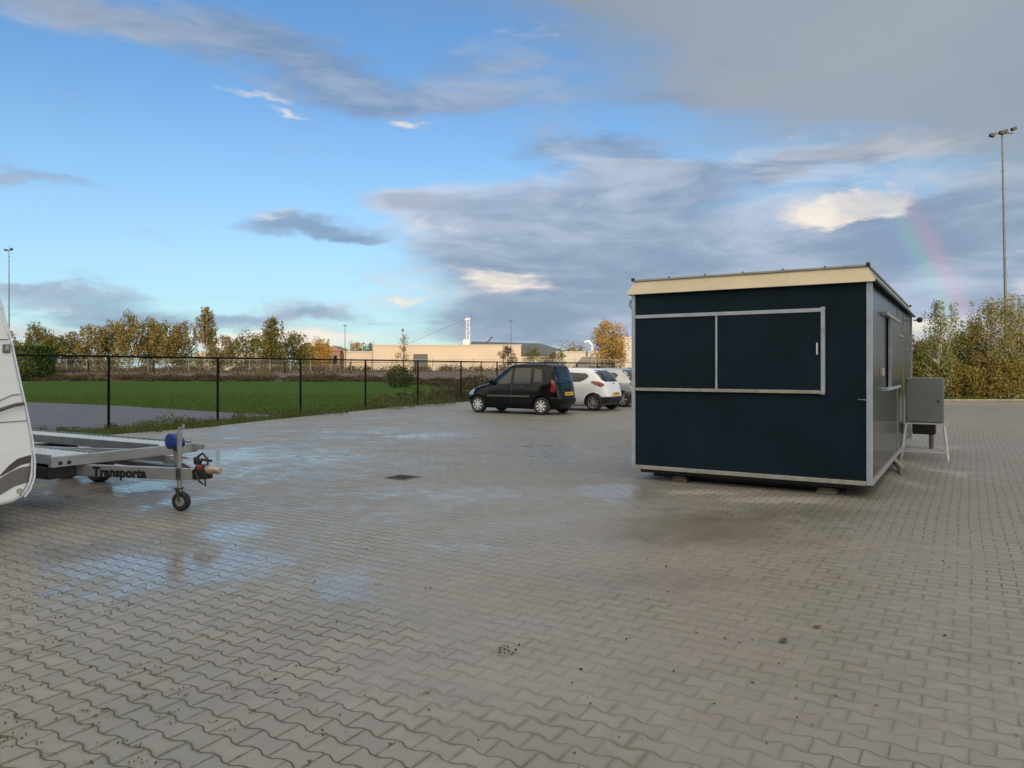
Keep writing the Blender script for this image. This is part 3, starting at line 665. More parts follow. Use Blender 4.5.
# right hand thicket
rt = [(938,36,304,.95,'l_young','slender young tree with an airy pointed top nearest the cabin corner','cone'),
      (922,37.5,342,1.0,'l_right','low yellow green bush against the cabin corner','oval'),
      (958,38,336,1.15,'l_right','medium bush between the slender tree and the big ones','oval'),
      (975,37,322,1.0,'l_young','airy young tree left of the tall floodlight mast','cone'),
      (992,36.5,303,1.25,'l_right','large yellow green tree in front of the mast','oval'),
      (1015,36,298,1.3,'l_right','tallest bushy yellow green tree at the right','oval'),
      (1040,36.5,305,1.4,'l_right','bushy yellow tree cut by the right frame edge','oval'),
      (948,36.2,362,.9,'l_rust','low reddish brown bush at the foot of the slender tree','round'),
      (985,35.8,356,1.0,'l_rust','low rusty yellow bush under the large trees','round'),
      (1008,35.7,360,.9,'l_right','low pale yellow bush by the kerb at the right','round'),
      (965,36,368,.8,'l_right','lowest dull green bush in the middle of the thicket','round'),
      (906,37.5,350,.9,'l_right','green bush half hidden by the cabin corner','round')]
for i, (px, Y_, py, r, lm, lab, shp) in enumerate(rt):
    h = ht(py, Y_); low = shp == 'round'
    tree('bush' if low else 'deciduous_tree', lab, at(px, Y_), Y_, h, r, h*(.06 if low else .10)*1., 4200 if low else (3600 if shp == 'cone' else 5600), .078, M[lm], M['bark' if not low else 'barkdk'], 'trees and bushes at the right edge of the yard', 100+i,
         46 if low else 80, shape='cone' if shp == 'cone' else shp, cl=.30 if not low else .34, spikes=8 if not low else 5, stems=3 if not low else 4, cat='bush' if low else 'tree')
# darker belt of trees beyond the thicket
for i, (px, Y_, py) in enumerate(((900,70,338),(930,72,345),(965,75,338),(1005,70,340),(1045,72,335))):
    h = ht(py, Y_); tree('deciduous_tree', ['dim green tree','dim low tree','dim olive tree','dim rounded tree','dim broad tree'][i]+' seen through gaps in the thicket, '+['nearest the cabin','second from the cabin','middle of five','second from the right','farthest right'][i], at(px, Y_), Y_, h, 2.4, .5, 2600, .22, M['l_green'], M['barkdk'], 'belt of trees behind the thicket', 130+i, 34, shape='round', cl=.33)

# clipped hedge
def bushy_box(name, label, x0, x1, y0, y1, h, n, ls, mt_):
    rng = np.random.default_rng(5); t = thing(name, label, 'hedge', ((x0+x1)/2, (y0+y1)/2, 0))
    ax, ay = (x1-x0)/2, (y1-y0)/2
    MB().box((-ax+.35, -ay+.35, -.03), (ax-.35, ay-.35, h-.4)).build('inner_branches', M['barkdk'], t)
    P = rng.uniform(-1, 1, (n, 3)); k = rng.integers(0, 3, n)
    sg = np.sign(rng.uniform(-1, 1, n)); 
    P[np.arange(n), k] = sg*rng.uniform(.86, 1.02, n)
    P = P*np.array([ax, ay, h/2])+np.array([0, 0, h/2]); P = P[P[:, 2] > 0]
    npmesh('foliage', leaves(P, ls, rng), 4, mt_, t)
bushy_box('clipped_hedge', 'dense dark green clipped hedge at the far left of the lawn', at(-30, 88), at(45, 88), 86, 90, ht(346, 88), 16000, .26, M['l_hedge'])

# ------------------------------------------------------------ weeds, scrub, grass
def in_poly(x, y, poly):
    c_ = np.zeros(len(x), bool); n = len(poly)
    for i in range(n):
        x0, y0 = poly[i]; x1, y1 = poly[(i+1) % n]
        k = ((y0 > y) != (y1 > y)) & (x < (x1-x0)*(y-y0)/(y1-y0+1e-12)+x0); c_ ^= k
    return c_
def blades(name, poly, n, h, w, mt_, seed, z=-.03, lean=.5, clump=None):
    rng = np.random.default_rng(seed); xs_, ys_ = [p_[0] for p_ in poly], [p_[1] for p_ in poly]
    x = rng.uniform(min(xs_), max(xs_), n*2); y = rng.uniform(min(ys_), max(ys_), n*2)
    k = in_poly(x, y, poly) & (rng.uniform(0, 1, n*2) < (np.clip((50-y)/24, 0, 1) if name == 'lawn_grass' else 1)); x = x[k][:n]; y = y[k][:n]; n = len(x)
    hh = h*rng.uniform(.4, 1.3, n)
    if clump is not None: hh *= .45+.9*np.clip(np.sin(x*1.9+1.3*np.sin(y*.9))*np.sin(y*1.4+x*.5)+.3, 0, 1)
    a = rng.uniform(0, 6.28, n); dx = np.cos(a); dy = np.sin(a); l = rng.normal(0, lean, (2, n))*hh
    B = np.stack([x, y, np.full(n, z)], 1); D = np.stack([dx*w/2, dy*w/2, np.zeros(n)], 1)
    T = B+np.stack([l[0], l[1], hh], 1)
    return npmesh(name, np.stack([B-D, B+D, T], 1).reshape(-1, 3), 3, mt_)
lawn_poly = [(fx(12)-.3, 12), (fx(24)-.3, 24), (fx(40)-.3, 40), (fx(50), 50), (-60, 50), (-30, 33.5), gp(25, 401.5), gp(120, 405.5), gp(200, 410.5), gp(262, 414), (fx(23.5)-.2, 23.5)]
lp2 = [gp(20, 401.5), gp(120, 405.5), gp(200, 410.5), gp(262, 414.5), (fx(25)-.2, 25), (fx(44), 44), (fx(44)-40, 44)]
setp(blades('lawn_grass', lp2, 90000, .07, .022, M['l_grass'], 1), 'short green grass of the lawn beyond the chain link fence', 'grass', kind='stuff')
vp = edge[2:]; vpoly = [(p_[0]-.02, p_[1]) for p_ in edge[1:10]] + [(fx(y)-.45, y) for y in (38, 33, 28, 24, 20, 16, 12, 9)]
setp(blades('verge_grass', vpoly, 60000, .20, .014, M['l_weed'], 2, clump=1), 'rough grass strip along the foot of the black fence', 'grass', kind='stuff')
# leafy weeds along fence
def weedmass(name, label, spots, seed, mt_, ls=.05, per=130):
    rng = np.random.default_rng(seed); Ps = []
    for (x, y, r, h) in spots:
        n = int(per*r*h*22)+40
        a = rng.uniform(0, 6.28, n); q = r*np.sqrt(rng.uniform(0, 1, n)); zz = rng.uniform(0, 1, n)**.8*h*(1-.6*(q/r)**2)
        Ps.append(np.stack([x+q*np.cos(a), y+q*np.sin(a)*.8, zz], 1))
    P = np.concatenate(Ps); return setp(npmesh(name, leaves(P, ls, rng), 4, mt_), label, 'weeds', kind='stuff')
rd = random.Random(4); spots = []
for k in range(70):
    y = rd.uniform(10, 46); f = rd.random(); ex = np.interp(y, [e[1] for e in edge], [e[0] for e in edge])
    x = fx(y)-.3+(ex-fx(y)+.3)*f
    if f > .8: x -= .05
    spots.append((x, y, rd.uniform(.1, .32), rd.uniform(.1, .33)))
for px, py, r, h in ((167,425,.42,.40),(150,429,.3,.28),(182,424,.28,.22),(318,412,.42,.40),(300,413,.35,.3),(280,415,.3,.25),(340,411,.3,.25),(388,406,.6,.5),(405,405,.45,.35),(430,403,.5,.55),(445,402,.45,.6),(250,418,.35,.22)):
    x, y = gp(px, py+3); spots.append((x, y, r, h))
weedmass('fence_weeds', 'leafy weeds growing along the foot of the black fence', spots, 8, M['l_weed'], .04, 90)
spots = [(fx(y)-rd.uniform(.2, 2.5), y, rd.uniform(.3, .7), rd.uniform(.35, .8)) for y in [rd.uniform(31, 47) for _ in range(45)]]
weedmass('tall_weeds', 'tall pale weeds behind the fence near the black car', spots, 9, M['l_scrub'], .07, 40)
spots = []
for k in range(420):
    x = rd.uniform(-75, 30); lo_ = np.interp(x, [-75, -35, -14, -4, 30], [86, 84, 80, 52, 52]); y = rd.uniform(lo_, 91)
    z = 0; spots.append((x, y, rd.uniform(.6, 1.5), rd.uniform(.25, .6)+max(0, y-86)*.13))
weedmass('trackside_scrub', 'dry brown and olive scrub along the foot of the railway embankment', spots, 10, M['l_scrub'], .18, 9)
spots = [(rd.uniform(-76, 36), 107.5+rd.uniform(0, 3), rd.uniform(.9, 1.8), rd.uniform(1.1, 2.2)) for _ in range(260)]
weedmass('far_scrub', 'dull olive undergrowth beyond the pale railway fence', spots, 11, M['l_scrub'], .2, 8)
setp(blades('kerb_grass', [(17, 34.8), (60, 34.8), (60, 38), (15, 38)], 26000, .16, .02, M['l_grass'], 12, clump=1), 'green grass strip behind the kerb below the thicket', 'grass', kind='stuff')
# joints: tiny weeds and leaf litter on paving
rng = np.random.default_rng(21); P = []
sp = [(20,610,.05),(15,600,.06),(60,594,.03),(48,596,.03),(227,597,.035),(150,585,.02),(130,605,.02),(62,641,.03),(8,735,.04),(30,655,.02),(100,745,.02),(220,640,.02),(300,695,.02),(330,670,.02),(230,690,.02),(12,720,.03),(177,690,.02),(90,725,.03),(5,690,.03)]
for k in range(60):
    px = rng.uniform(0, 512)*rng.uniform(.3, 1); sp.append((px, rng.uniform(540, 765), rng.uniform(.008, .018)))
for px, py, r in sp:
    x, y = gp(px, py); n = int(4+r*420)
    P.append(np.stack([x+rng.normal(0, r*1.3, n), y+rng.normal(0, r*.8, n), np.abs(rng.normal(0, r*.25, n))+.002], 1))
x, y = P0[0], P0[1]
for k in range(3): P.append(np.stack([x+.02+rng.normal(0, .09, 60), y-.05+rng.normal(0, .05, 60), np.abs(rng.normal(0, .03, 60))], 1))
setp(npmesh('joint_weeds', leaves(np.concatenate(P), .009, rng), 4, M['l_weed']), 'tiny green weeds sprouting from the joints of the paving', 'weeds', kind='stuff')
P = []
for k in range(260):
    px, py = rng.uniform(0, 1024), 400+368*rng.uniform(.05, 1)**1.2; x, y = gp(px, py); P.append((x, y, .007))
for k in range(30): x, y = gp(508+rng.normal(0, 8), 652+rng.normal(0, 3)); P.append((x, y, .006))
P = np.array(P); setp(npmesh('leaf_litter', leaves(P, .016, rng, .85), 4, M['l_fallen']), 'scattered fallen leaves and crumbs on the paving', 'leaf litter', kind='stuff')
for px, py, s, lab in ((783, 642, .035, 'curled dark fallen leaf on the paving below the cabin'), (817, 628, .03, 'tan fallen leaf lying on the paving right of the dark one')):
    x, y = gp(px, py); mb = MB(); n = 9; vs = []; fs = []
    for i in range(n):
        f = i/(n-1); w = s*.5*math.sin(math.pi*min(1, f*.96+.04))**.7; zc = .006+.5*s*(f-.5)**2*2
        vs += [(s*(f-.5)*2, -w, zc+.4*w), (s*(f-.5)*2, 0, zc), (s*(f-.5)*2, w, zc+.4*w)]
    for i in range(n-1): fs += [(3*i, 3*i+1, 3*i+4, 3*i+3), (3*i+1, 3*i+2, 3*i+5, 3*i+4)]
    o = mb.add(vs, fs).build('fallen_leaf', M['l_fallen'] if px > 800 else M['wood'], smooth_=True); o.location = (x, y, 0); o.rotation_euler = (0, 0, px)
    setp(o, lab, 'leaf')
# yard drain
x, y = gp(402, 477.5); t = thing('drain_cover', 'dark square iron drain cover set in the paving', 'drain cover', (x, y, 0), ANG)
MB().box((-.19, -.19, -.01), (.19, .19, .005)).build('frame', M['galvdk'], t, bevel=.003)
mb = MB()
for k in range(7): mb.box((-.15, -.15+k*.045, .0055), (.15, -.13+k*.045, .009))
mb.build('grate', M['rail'], t)

# ------------------------------------------------------------ vehicles
def interp(tab, z):
    zs = [a for a, _ in tab]; return float(np.interp(z, zs, [b_ for _, b_ in tab]))
class Car:
    def __init__(s, P): s.P = P
    def ex(s, z): return (interp(s.P['xr'], z), interp(s.P['xf'], z), interp(s.P['hw'], z))
    def nn(s, z): return interp(s.P.get('n', [(0, 5.), (.9, 5.4), (1.7, 6.)]), z)
    def side(s, x, z):
        a, b_, h = s.ex(z); u_ = abs((x-(a+b_)/2)/((b_-a)/2)); n = s.nn(z); return h*max(0, 1-min(1, u_)**n)**(1/n)
    def rear(s, y, z, front=False):
        a, b_, h = s.ex(z); n = s.nn(z); w = min(.999, abs(y)/h); d = (b_-a)/2*(1-w**n)**(1/n)
        return (a+b_)/2+(d if front else -d)
def tess(poly, step):
    bm = bmesh.new(); bm.faces.new([bm.verts.new((p_[0], p_[1], 0)) for p_ in poly])
    for ax in (0, 1):
        lo_ = min(p_[ax] for p_ in poly); hi_ = max(p_[ax] for p_ in poly); k = lo_+step
        while k < hi_:
            no = (1, 0, 0) if ax == 0 else (0, 1, 0); co_ = (k, 0, 0) if ax == 0 else (0, k, 0)
            bmesh.ops.bisect_plane(bm, geom=bm.verts[:]+bm.edges[:]+bm.faces[:], plane_co=co_, plane_no=no); k += step
    bm.verts.index_update(); v = [tuple(q.co) for q in bm.verts]; f = [tuple(q.index for q in fc.verts) for fc in bm.faces]; bm.free(); return v, f
def sidepatch(C_, poly, off=.006, sgn=1, step=.08):
    v, f = tess(poly, step); return MB().add([(a, sgn*(C_.side(a, b_)+off), b_) for a, b_, _ in v], f)
def cornerpatch(C_, poly, off, sgn):        # polygon in (turn round the rear corner in degrees, height)
    v, f = tess([(a/60, b_) for a, b_ in poly], .05); o = []
    def P_(q, z):
        a, b_, h = C_.ex(z); n = C_.nn(z); cq, sq = math.cos(q), math.sin(q); L = (b_-a)/2
        return Vector(((a+b_)/2+L*math.copysign(abs(cq)**(2/n), cq), h*abs(sq)**(2/n), z))
    for a, b_, _ in v:
        q = R(a*60); p_ = P_(q, b_); d = P_(q+.01, b_)-P_(q-.01, b_); nrm = Vector((-d.y, d.x, 0)).normalized()
        if nrm.y < 0 or (abs(nrm.y) < .2 and nrm.x > 0): nrm = -nrm
        p_ = p_+nrm*off; o.append((p_.x, sgn*p_.y, p_.z))
    return MB().add(o, f)
def endpatch(C_, poly, off=.006, front=False, step=.08):
    v, f = tess(poly, step); return MB().add([(C_.rear(a, b_, front)+(off if front else -off), a, b_) for a, b_, _ in v], f)
def wheel(parent, c, r, w, sgn, rimm, spokes, loc='wheel'):
    t = thing('wheel', None, None, c); t.parent = parent
    MB().lathe([(r*.62, -w/2), (r*.9, -w/2), (r, -w*.32), (r, w*.32), (r*.93, w/2), (r*.66, w/2), (r*.62, w*.42)], (0, 0, 0), 32, 'y', sgn).build('tyre', M['rubber'], t, smooth_=True)
    MB().lathe([(0, -w*.1), (r*.64, -w*.1), (r*.66, w*.44)], (0, 0, 0), 32, 'y', sgn).build('wheel_well', M['blackpl'], t, smooth_=True)
    mb = MB(); mb.lathe([(r*.58, w*.40), (r*.64, w*.48), (r*.67, w*.48), (r*.67, w*.40)], (0, 0, 0), 32, 'y', sgn); mb.lathe([(r*.2, w*.36), (r*.19, w*.5), (r*.1, w*.54), (0, w*.54)], (0, 0, 0), 18, 'y', sgn)
    for k in range(spokes[0]):
        a = 6.283*k/spokes[0]; d = Vector((math.cos(a), 0, math.sin(a)))
        mb.bar(d*r*.15+Vector((0, sgn*w*.46, 0)), d*r*.62+Vector((0, sgn*w*.46, 0)), spokes[1]*r, .018, (0, 1, 0))
    mb.build('rim', rimm, t)
    return t
def build_car(name, label, cat, P, loc, rz):
    C_ = Car(P); t = thing(name, label, cat, loc, rz, 'cars parked by the fence')
    zs = P['zs']; NP = 120; vs = []; fs = []
    for z in zs:
        a, b_, h = C_.ex(z); n = C_.nn(z); cx = (a+b_)/2; L = (b_-a)/2
        for k in range(NP):
            q = 2*math.pi*k/NP; cq, sq = math.cos(q), math.sin(q)
            vs.append((cx+L*math.copysign(abs(cq)**(2/n), cq), h*math.copysign(abs(sq)**(2/n), sq), z))
    for i in range(len(zs)-1):
        for k in range(NP): fs.append((i*NP+k, i*NP+(k+1) % NP, (i+1)*NP+(k+1) % NP, (i+1)*NP+k))
    fs.append(tuple(range(NP-1, -1, -1))); fs.append(tuple(range((len(zs)-1)*NP, len(zs)*NP)))
    body = MB().add(vs, fs).build('body', M[P['paint']], t, smooth_=True, split=50)
    # wheel arches cut out of the shell
    cut = MB()
    for wx in P['wx']:
        for s in (1, -1):
            y0 = P['W']/2+.2; cut.lathe([(P['arch'], 0), (P['arch'], .52)], (wx, s*y0, P['wr']), 32, 'y', -s)
    co_ = cut.build('cutter', M['blackpl'], t)
    md = body.modifiers.new('b', 'BOOLEAN'); md.operation = 'DIFFERENCE'; md.object = co_; md.solver = 'EXACT'
    dg_ = bpy.context.evaluated_depsgraph_get(); me = bpy.data.meshes.new_from_object(body.evaluated_get(dg_)); body.modifiers.remove(md)
    body.data = me; cm = co_.data; bpy.data.objects.remove(co_); bpy.data.meshes.remove(cm)
    me.materials.clear(); me.materials.append(M[P['paint']]); me.materials.append(M['blackpl'])
    for f in me.polygons:
        f.material_index = 0
        if abs(f.center.y) < P['W']/2-.04 and any(abs(f.center.x-wx) < P['arch']+.02 for wx in P['wx']) and f.center.z < P['wr']+P['arch']+.02 and f.center.z > .1 and abs(f.normal.z)+abs(f.normal.x) > .5 and math.hypot(min(abs(f.center.x-wx) for wx in P['wx']), f.center.z-P['wr']) < P['arch']+.015: f.material_index = 1
        f.use_smooth = True
    me.set_sharp_from_angle(angle=R(40))
    for s in (1, -1):
        for poly in P['side_win']:
            o = sidepatch(C_, poly, .004, s).build('side_window', M['glass'], t, smooth_=True)
        for poly in P.get('trim', []): sidepatch(C_, poly, .012, s).build('side_moulding', M[P.get('trimm', 'trim')], t, smooth_=True)
        for poly in P.get('seams', []): sidepatch(C_, poly, .003, s).build('door_gap', M['seam'], t)
        for (x, z) in P.get('handles', []):
            y = C_.side(x, z); MB().box((x-.08, s*y-.002 if s > 0 else s*y-.03, z-.014), (x+.08, s*y+.03 if s > 0 else s*y+.002, z+.014)).build('door_handle', M[P.get('hm', 'blackpl')], t, bevel=.008)
        for poly in P['tail']: cornerpatch(C_, poly, .012, s).build('tail_light', M[P.get('tailm', 'red')], t, smooth_=True)
        for poly in P.get('tail_r', []): endpatch(C_, [(s*a, b_) for a, b_ in poly], .012, step=.05).build('tail_light', M[P.get('tailm', 'red')], t, smooth_=True)
        for poly in P['head']: sidepatch(C_, poly, .010, s, .05).build('headlight', M['clear'], t, smooth_=True)
        x, z = P['mirror']; y = C_.side(x, z)
        mo = MB(); mo.lathe([(0, 0), (.06, .01), (.085, .06), (.08, .12), (0, .125)], (x, s*(y+.11), z+.06), 12, 'x', 1); mo.bar((x+.06, s*(y-.01), z), (x+.06, s*(y+.10), z+.04), .05, .03)
        mo.build('mirror', M[P['paint']], t, smooth_=True)
        for wx in P['wx']: wheel(t, (wx, s*(P['W']/2-.115), P['wr']), P['wr'], .185, s, M[P.get('rimm', 'rim')], P['spokes'])
    endpatch(C_, P['rear_win'], .005).build('rear_window', M['glass'], t, smooth_=True)
    endpatch(C_, P['wind'], .005, True).build('windscreen', M['glass'], t, smooth_=True)
    for nm, poly, mm in P.get('rear_parts', []):
        endpatch(C_, poly, .014, step=.06).build(nm, M[mm], t, smooth_=True)
    if P.get('bumper'):
        z0, z1, mm = P['bumper']; mb = MB(); lv = [z0, z0+.03, (z0+z1)/2, z1-.03, z1]; off = [0, .025, .03, .025, 0]
        vs = []; fs = []; NB = 40
        for z, of in zip(lv, off):
            a, b_, h = C_.ex(z)
            for k in range(NB+1):
                q = math.pi/2+math.pi*k/NB; n = C_.nn(z); cq, sq = math.cos(q), math.sin(q); L = (b_-a)/2
                x = (a+b_)/2+(L+of)*math.copysign(abs(cq)**(2/n), cq); y = (h+of)*math.copysign(abs(sq)**(2/n), sq)
                lim = a+P.get('bx', .30)
                if x > lim: x = lim; y = math.copysign(C_.side(lim, z)+of, y)
                vs.append((x, y, z))
        for i in range(4):
            for k in range(NB): fs.append((i*(NB+1)+k, i*(NB+1)+k+1, (i+1)*(NB+1)+k+1, (i+1)*(NB+1)+k))
        mb.add(vs, fs).build('rear_bumper', M[mm], t, smooth_=True)
    if P.get('rails'):
        for s in (1, -1):
            x0, x1, y, z = P['rails']; MB().tube([(x0, s*y, z), (x0+.08, s*y, z+.05), (x1-.1, s*y, z+.05), (x1, s*y, z)], .016, 8).build('roof_rail', M['blackpl'], t, smooth_=True)
    if P.get('wiper'):
        a = P['wiper']; x0 = C_.rear(a[0], a[1]); x1 = C_.rear(a[2], a[3]); MB().tube([(x0-.03, a[0], a[1]), (x1-.025, a[2], a[3])], .009, 6).build('rear_wiper', M['blackpl'], t)
    if P.get('plate'):
        y, z = P['plate']; x = C_.rear(y, z)-.03; pl = MB().box((x-.006, y-.26, z-.055), (x+.004, y+.26, z+.055)).build('number_plate', M[P.get('platem', 'plate')], t)
        mb = MB(); 
        for k in (-.17, -.10, -.01, .06, .14): mb.box((x-.010, y+k, z-.03), (x-.006, y+k+.035, z+.03))
        mb.build('plate_characters', M['seam'], pl)
    MB().box((.35, -P['W']/2+.25, .17), (P['L']-.4, P['W']/2-.25, .3)).build('underbody', M['blackpl'], t)
    return t
agila = dict(L=3.50, W=1.62, paint='black', wr=.285, arch=.335, wx=(.58, 3.02), spokes=(8, .17), rimm='cap',
    zs=[.19, .23, .30, .40, .50, .60, .68, .74, .80, .86, .90, .94, .98, 1.02, 1.08, 1.16, 1.25, 1.34, 1.42, 1.49, 1.54, 1.575, 1.60, 1.62, 1.632, 1.64],
    xr=[(.19, .14), (.30, .05), (.42, .0), (.62, .0), (.80, .03), (.95, .06), (1.2, .13), (1.45, .22), (1.56, .29), (1.60, .36), (1.62, .48), (1.632, .62), (1.64, .85)],
    xf=[(.19, 3.44), (.30, 3.56), (.45, 3.6), (.60, 3.58), (.72, 3.50), (.82, 3.34), (.90, 3.1), (.96, 2.86), (1.02, 2.68), (1.2, 2.46), (1.42, 2.16), (1.54, 1.98), (1.60, 1.84), (1.62, 1.72), (1.632, 1.60), (1.64, 1.45)],
    hw=[(.19, .72), (.26, .785), (.45, .81), (.80, .805), (.95, .785), (1.2, .735), (1.45, .675), (1.54, .645), (1.60, .60), (1.62, .56), (1.632, .50), (1.64, .38)],
    side_win=[[(2.42, .98), (1.72, .99), (1.70, 1.50), (1.92, 1.50), (2.16, 1.33)], [(1.62, .99), (.98, 1.0), (.99, 1.50), (1.60, 1.50)], [(.86, 1.03), (.56, 1.05), (.60, 1.46), (.87, 1.48)]],
    trim=[[(2.62, .56), (.98, .56), (.98, .62), (2.62, .62)]], seams=[[(1.67, .35), (1.68, .35), (1.68, .98), (1.67, .98)], [(2.62, .35), (2.63, .35), (2.63, .9), (2.62, .9)]],
    handles=[(1.80, .90), (1.08, .91)], hm='black',
    tail=[[(131, .74), (145, .72), (144, 1.08), (138, 1.12), (133, 1.11)]], tail_r=[],
    head=[[(3.48, .62), (3.24, .60), (3.16, .78), (3.34, .82)]], mirror=(2.36, 1.0),
    rear_win=[(-.58, 1.04), (.58, 1.04), (.52, 1.48), (-.52, 1.48)], wind=[(-.66, 1.04), (.66, 1.04), (.55, 1.52), (-.55, 1.52)],
    rear_parts=[('plate_recess', [(-.30, .60), (.30, .60), (.30, .74), (-.30, .74)], 'trim')], bumper=(.30, .56, 'black'), bx=.26, rails=(.5, 1.95, .60, 1.615), plate=(0, .67), wiper=(-.3, 1.06, .25, 1.12))
# the other cars
hatch = dict(L=3.90, W=1.68, paint='white', wr=.30, arch=.345, wx=(.52, 3.0), spokes=(9, .10),
    zs=[.19, .23, .30, .40, .50, .60, .68, .74, .80, .86, .90, .94, .98, 1.02, 1.08, 1.16, 1.24, 1.31, 1.37, 1.42, 1.455, 1.48, 1.495, 1.505, 1.51],
    xr=[(.19, .20), (.30, .06), (.42, .0), (.60, .02), (.80, .07), (.95, .12), (1.2, .30), (1.35, .46), (1.44, .62), (1.48, .80), (1.495, 1.0), (1.505, 1.2), (1.51, 1.4)],
    xf=[(.19, 3.75), (.30, 3.87), (.45, 3.9), (.60, 3.86), (.72, 3.72), (.82, 3.45), (.90, 3.15), (.96, 2.98), (1.2, 2.6), (1.36, 2.3), (1.44, 2.1), (1.48, 1.9), (1.495, 1.75), (1.505, 1.6), (1.51, 1.5)],
    hw=[(.19, .74), (.26, .82), (.45, .85), (.80, .845), (.95, .82), (1.2, .745), (1.38, .67), (1.44, .63), (1.48, .57), (1.495, .50), (1.505, .40), (1.51, .3)],
    side_win=[[(2.72, .99), (1.75, .99), (1.72, 1.34), (2.22, 1.35)], [(1.66, .99), (1.05, 1.01), (.80, 1.12), (.72, 1.22), (.85, 1.31), (1.64, 1.35)]],
    handles=[(1.88, .92)], hm='white', seams=[[(1.70, .35), (1.71, .35), (1.71, .98), (1.70, .98)]],
    tail=[[(150, .88), (138, .84), (116, .93), (108, 1.01), (114, 1.05), (135, 1.02), (150, .95)]], tail_r=[], tailm='redlow',
    head=[[(3.84, .64), (3.45, .66), (3.3, .80), (3.6, .79)]], mirror=(2.62, 1.0),
    rear_win=[(-.62, 1.08), (-.52, 1.02), (.52, 1.02), (.62, 1.08), (.60, 1.36), (.50, 1.42), (-.50, 1.42), (-.60, 1.36)], wind=[(-.68, 1.0), (.68, 1.0), (.56, 1.42), (-.56, 1.42)],
    rear_parts=[('badge', [(-.05, .93), (.05, .93), (.05, .98), (-.05, .98)], 'seam')], bumper=(.24, .50, 'blackpl'), bx=.42, plate=(0, .60), wiper=(-.3, 1.06, .1, 1.08))
import copy
suv = copy.deepcopy(hatch); suv.update(paint='silver', platem='white_', bumper=(.42, .60, 'trim'), spokes=(6, .2), tailm='red',
    tail=[[(138, .82), (150, .82), (148, .94), (138, .95)]],
    rear_win=[(-.66, .98), (.66, .98), (.62, 1.36), (.50, 1.43), (-.50, 1.43), (-.62, 1.36)], plate=(0, .70), rear_parts=[])
dark = copy.deepcopy(hatch); dark.update(paint='blue', hm='blue')
cr = math.atan2(.53, -.848); hd = Vector((-.848, .53)); lf = Vector((.53, .848))
def place(P, px, py):                      # near rear wheel stands where the photo shows it
    x, y = gp(px, py); w = P['wx'][0]; o = Vector((x, y)) - hd*w + lf*(P['W']/2-.1); return (o.x, o.y, 0)
build_car('hatchback_car', 'black tall boxy hatchback with roof rails and yellow plate, nearest in the row', 'car', agila, place(agila, 542, 415), cr)
build_car('hatchback_car', 'white rounded hatchback with dark rear bumper beside the black car', 'car', hatch, place(hatch, 594, 411), cr)
build_car('hatchback_car', 'silver hatchback with a large dark rear window beyond the white car', 'car', suv, place(suv, 623, 407), cr)
build_car('hatchback_car', 'dark blue car mostly hidden between the silver car and the cabin', 'car', dark, place(dark, 647, 403.5), cr)

# ------------------------------------------------------------ caravan
CA = R(45); wd = Vector((math.cos(CA), math.sin(CA))); C0 = Vector((at(35, 6.8), 6.8))
def cw(px, py):                              # onto the caravan's near side wall, local (x, z)
    k = (px-512)/F; s = (C0.x-k*C0.y)/(wd.x-k*wd.y); Y_ = C0.y-s*wd.y; return (-s, CH-(py-HZ)/F*Y_)
cv = thing('caravan', 'white touring caravan with grey swoosh stripes, cut by the left frame edge', 'caravan', (C0.x, C0.y, 0), CA)
prof = [cw(*q) for q in ((0, 300), (5, 319), (12, 346), (20, 383), (27, 414), (32, 440), (34.5, 462), (34, 477), (30, 489), (24, 497), (13, 503), (0, 506))]
top = [(-4.6, .45), (-4.7, 1.4), (-4.6, 2.3), (-4.2, 2.58), (-1.2, 2.60), (-.75, 2.55), (-.5, 2.42)]
zb_ = prof[-1][1]
poly = top+prof+[(-.9, zb_), (-1.6, zb_), (-1.65, .5), (-1.8, .62), (-2.3, .62), (-2.45, .5), (-2.5, zb_), (-4.4, zb_)]
MB().prism(poly, 0, 2.0).build('body', M['caravan'], cv, bevel=.035, seg=3, smooth_=True)
def strip(pts, w, name, mt_, y=-.006, th=.004, par=None):
    mb = MB(); mb.tube([(a, y, b_) for a, b_ in pts], w, 8); return mb.build(name, mt_, par or cv, smooth_=True)
ed = [(q[0]-.012, q[1]) for q in prof[:9]]
MB().tube([(a+.004, -.004, b_) for a, b_ in [(-.5, 2.42)]+prof[:10]], .008, 8).build('edge_trim', M['caravan'], cv, smooth_=True)
def flat(poly_px, name, mt_, d=.004):
    q = [cw(*p_) for p_ in poly_px]; return MB().prism(q, -d, .001).build(name, mt_, cv)
flat([(-60,507),(-25,489),(0,475),(9,465.4),(17.6,458.6),(30.2,454.9),(30.9,462.5),(20.5,465.2),(9.5,471.5),(0,476.7),(-25,492),(-60,512)], 'dark_stripe', M['cdark'])
flat([(-60,514),(-25,494),(0,478.3),(11,471.5),(21,467.3),(31,465.6),(30.2,474),(28.6,482),(14.6,486.3),(0,495),(-25,510),(-60,526)], 'grey_stripe', M['cgrey'])
strip([cw(-60, 424), cw(0, 422.5), cw(27, 420.5)], .003, 'panel_seam', M['seam'])
strip([cw(-60, 341), cw(0, 339.5), cw(8, 339.5)], .003, 'panel_seam', M['seam'])
strip([cw(-30, 412), cw(-10, 405), cw(3, 399), (cw(12, 395)), cw(21, 394)], .004, 'panel_seam', M['cgrey'])
strip([cw(31, 455), cw(29.5, 470), cw(27, 484), cw(20, 496)], .003, 'panel_seam', M['seam'])
h_ = [cw(-16, 415), cw(-6, 411.5), cw(4, 408), cw(14, 404.8), cw(22, 403.6)]
mb = MB(); mb.tube([(a, -.035-.01*math.sin(i*.8), b_) for i, (a, b_) in enumerate(h_)], .016, 8)
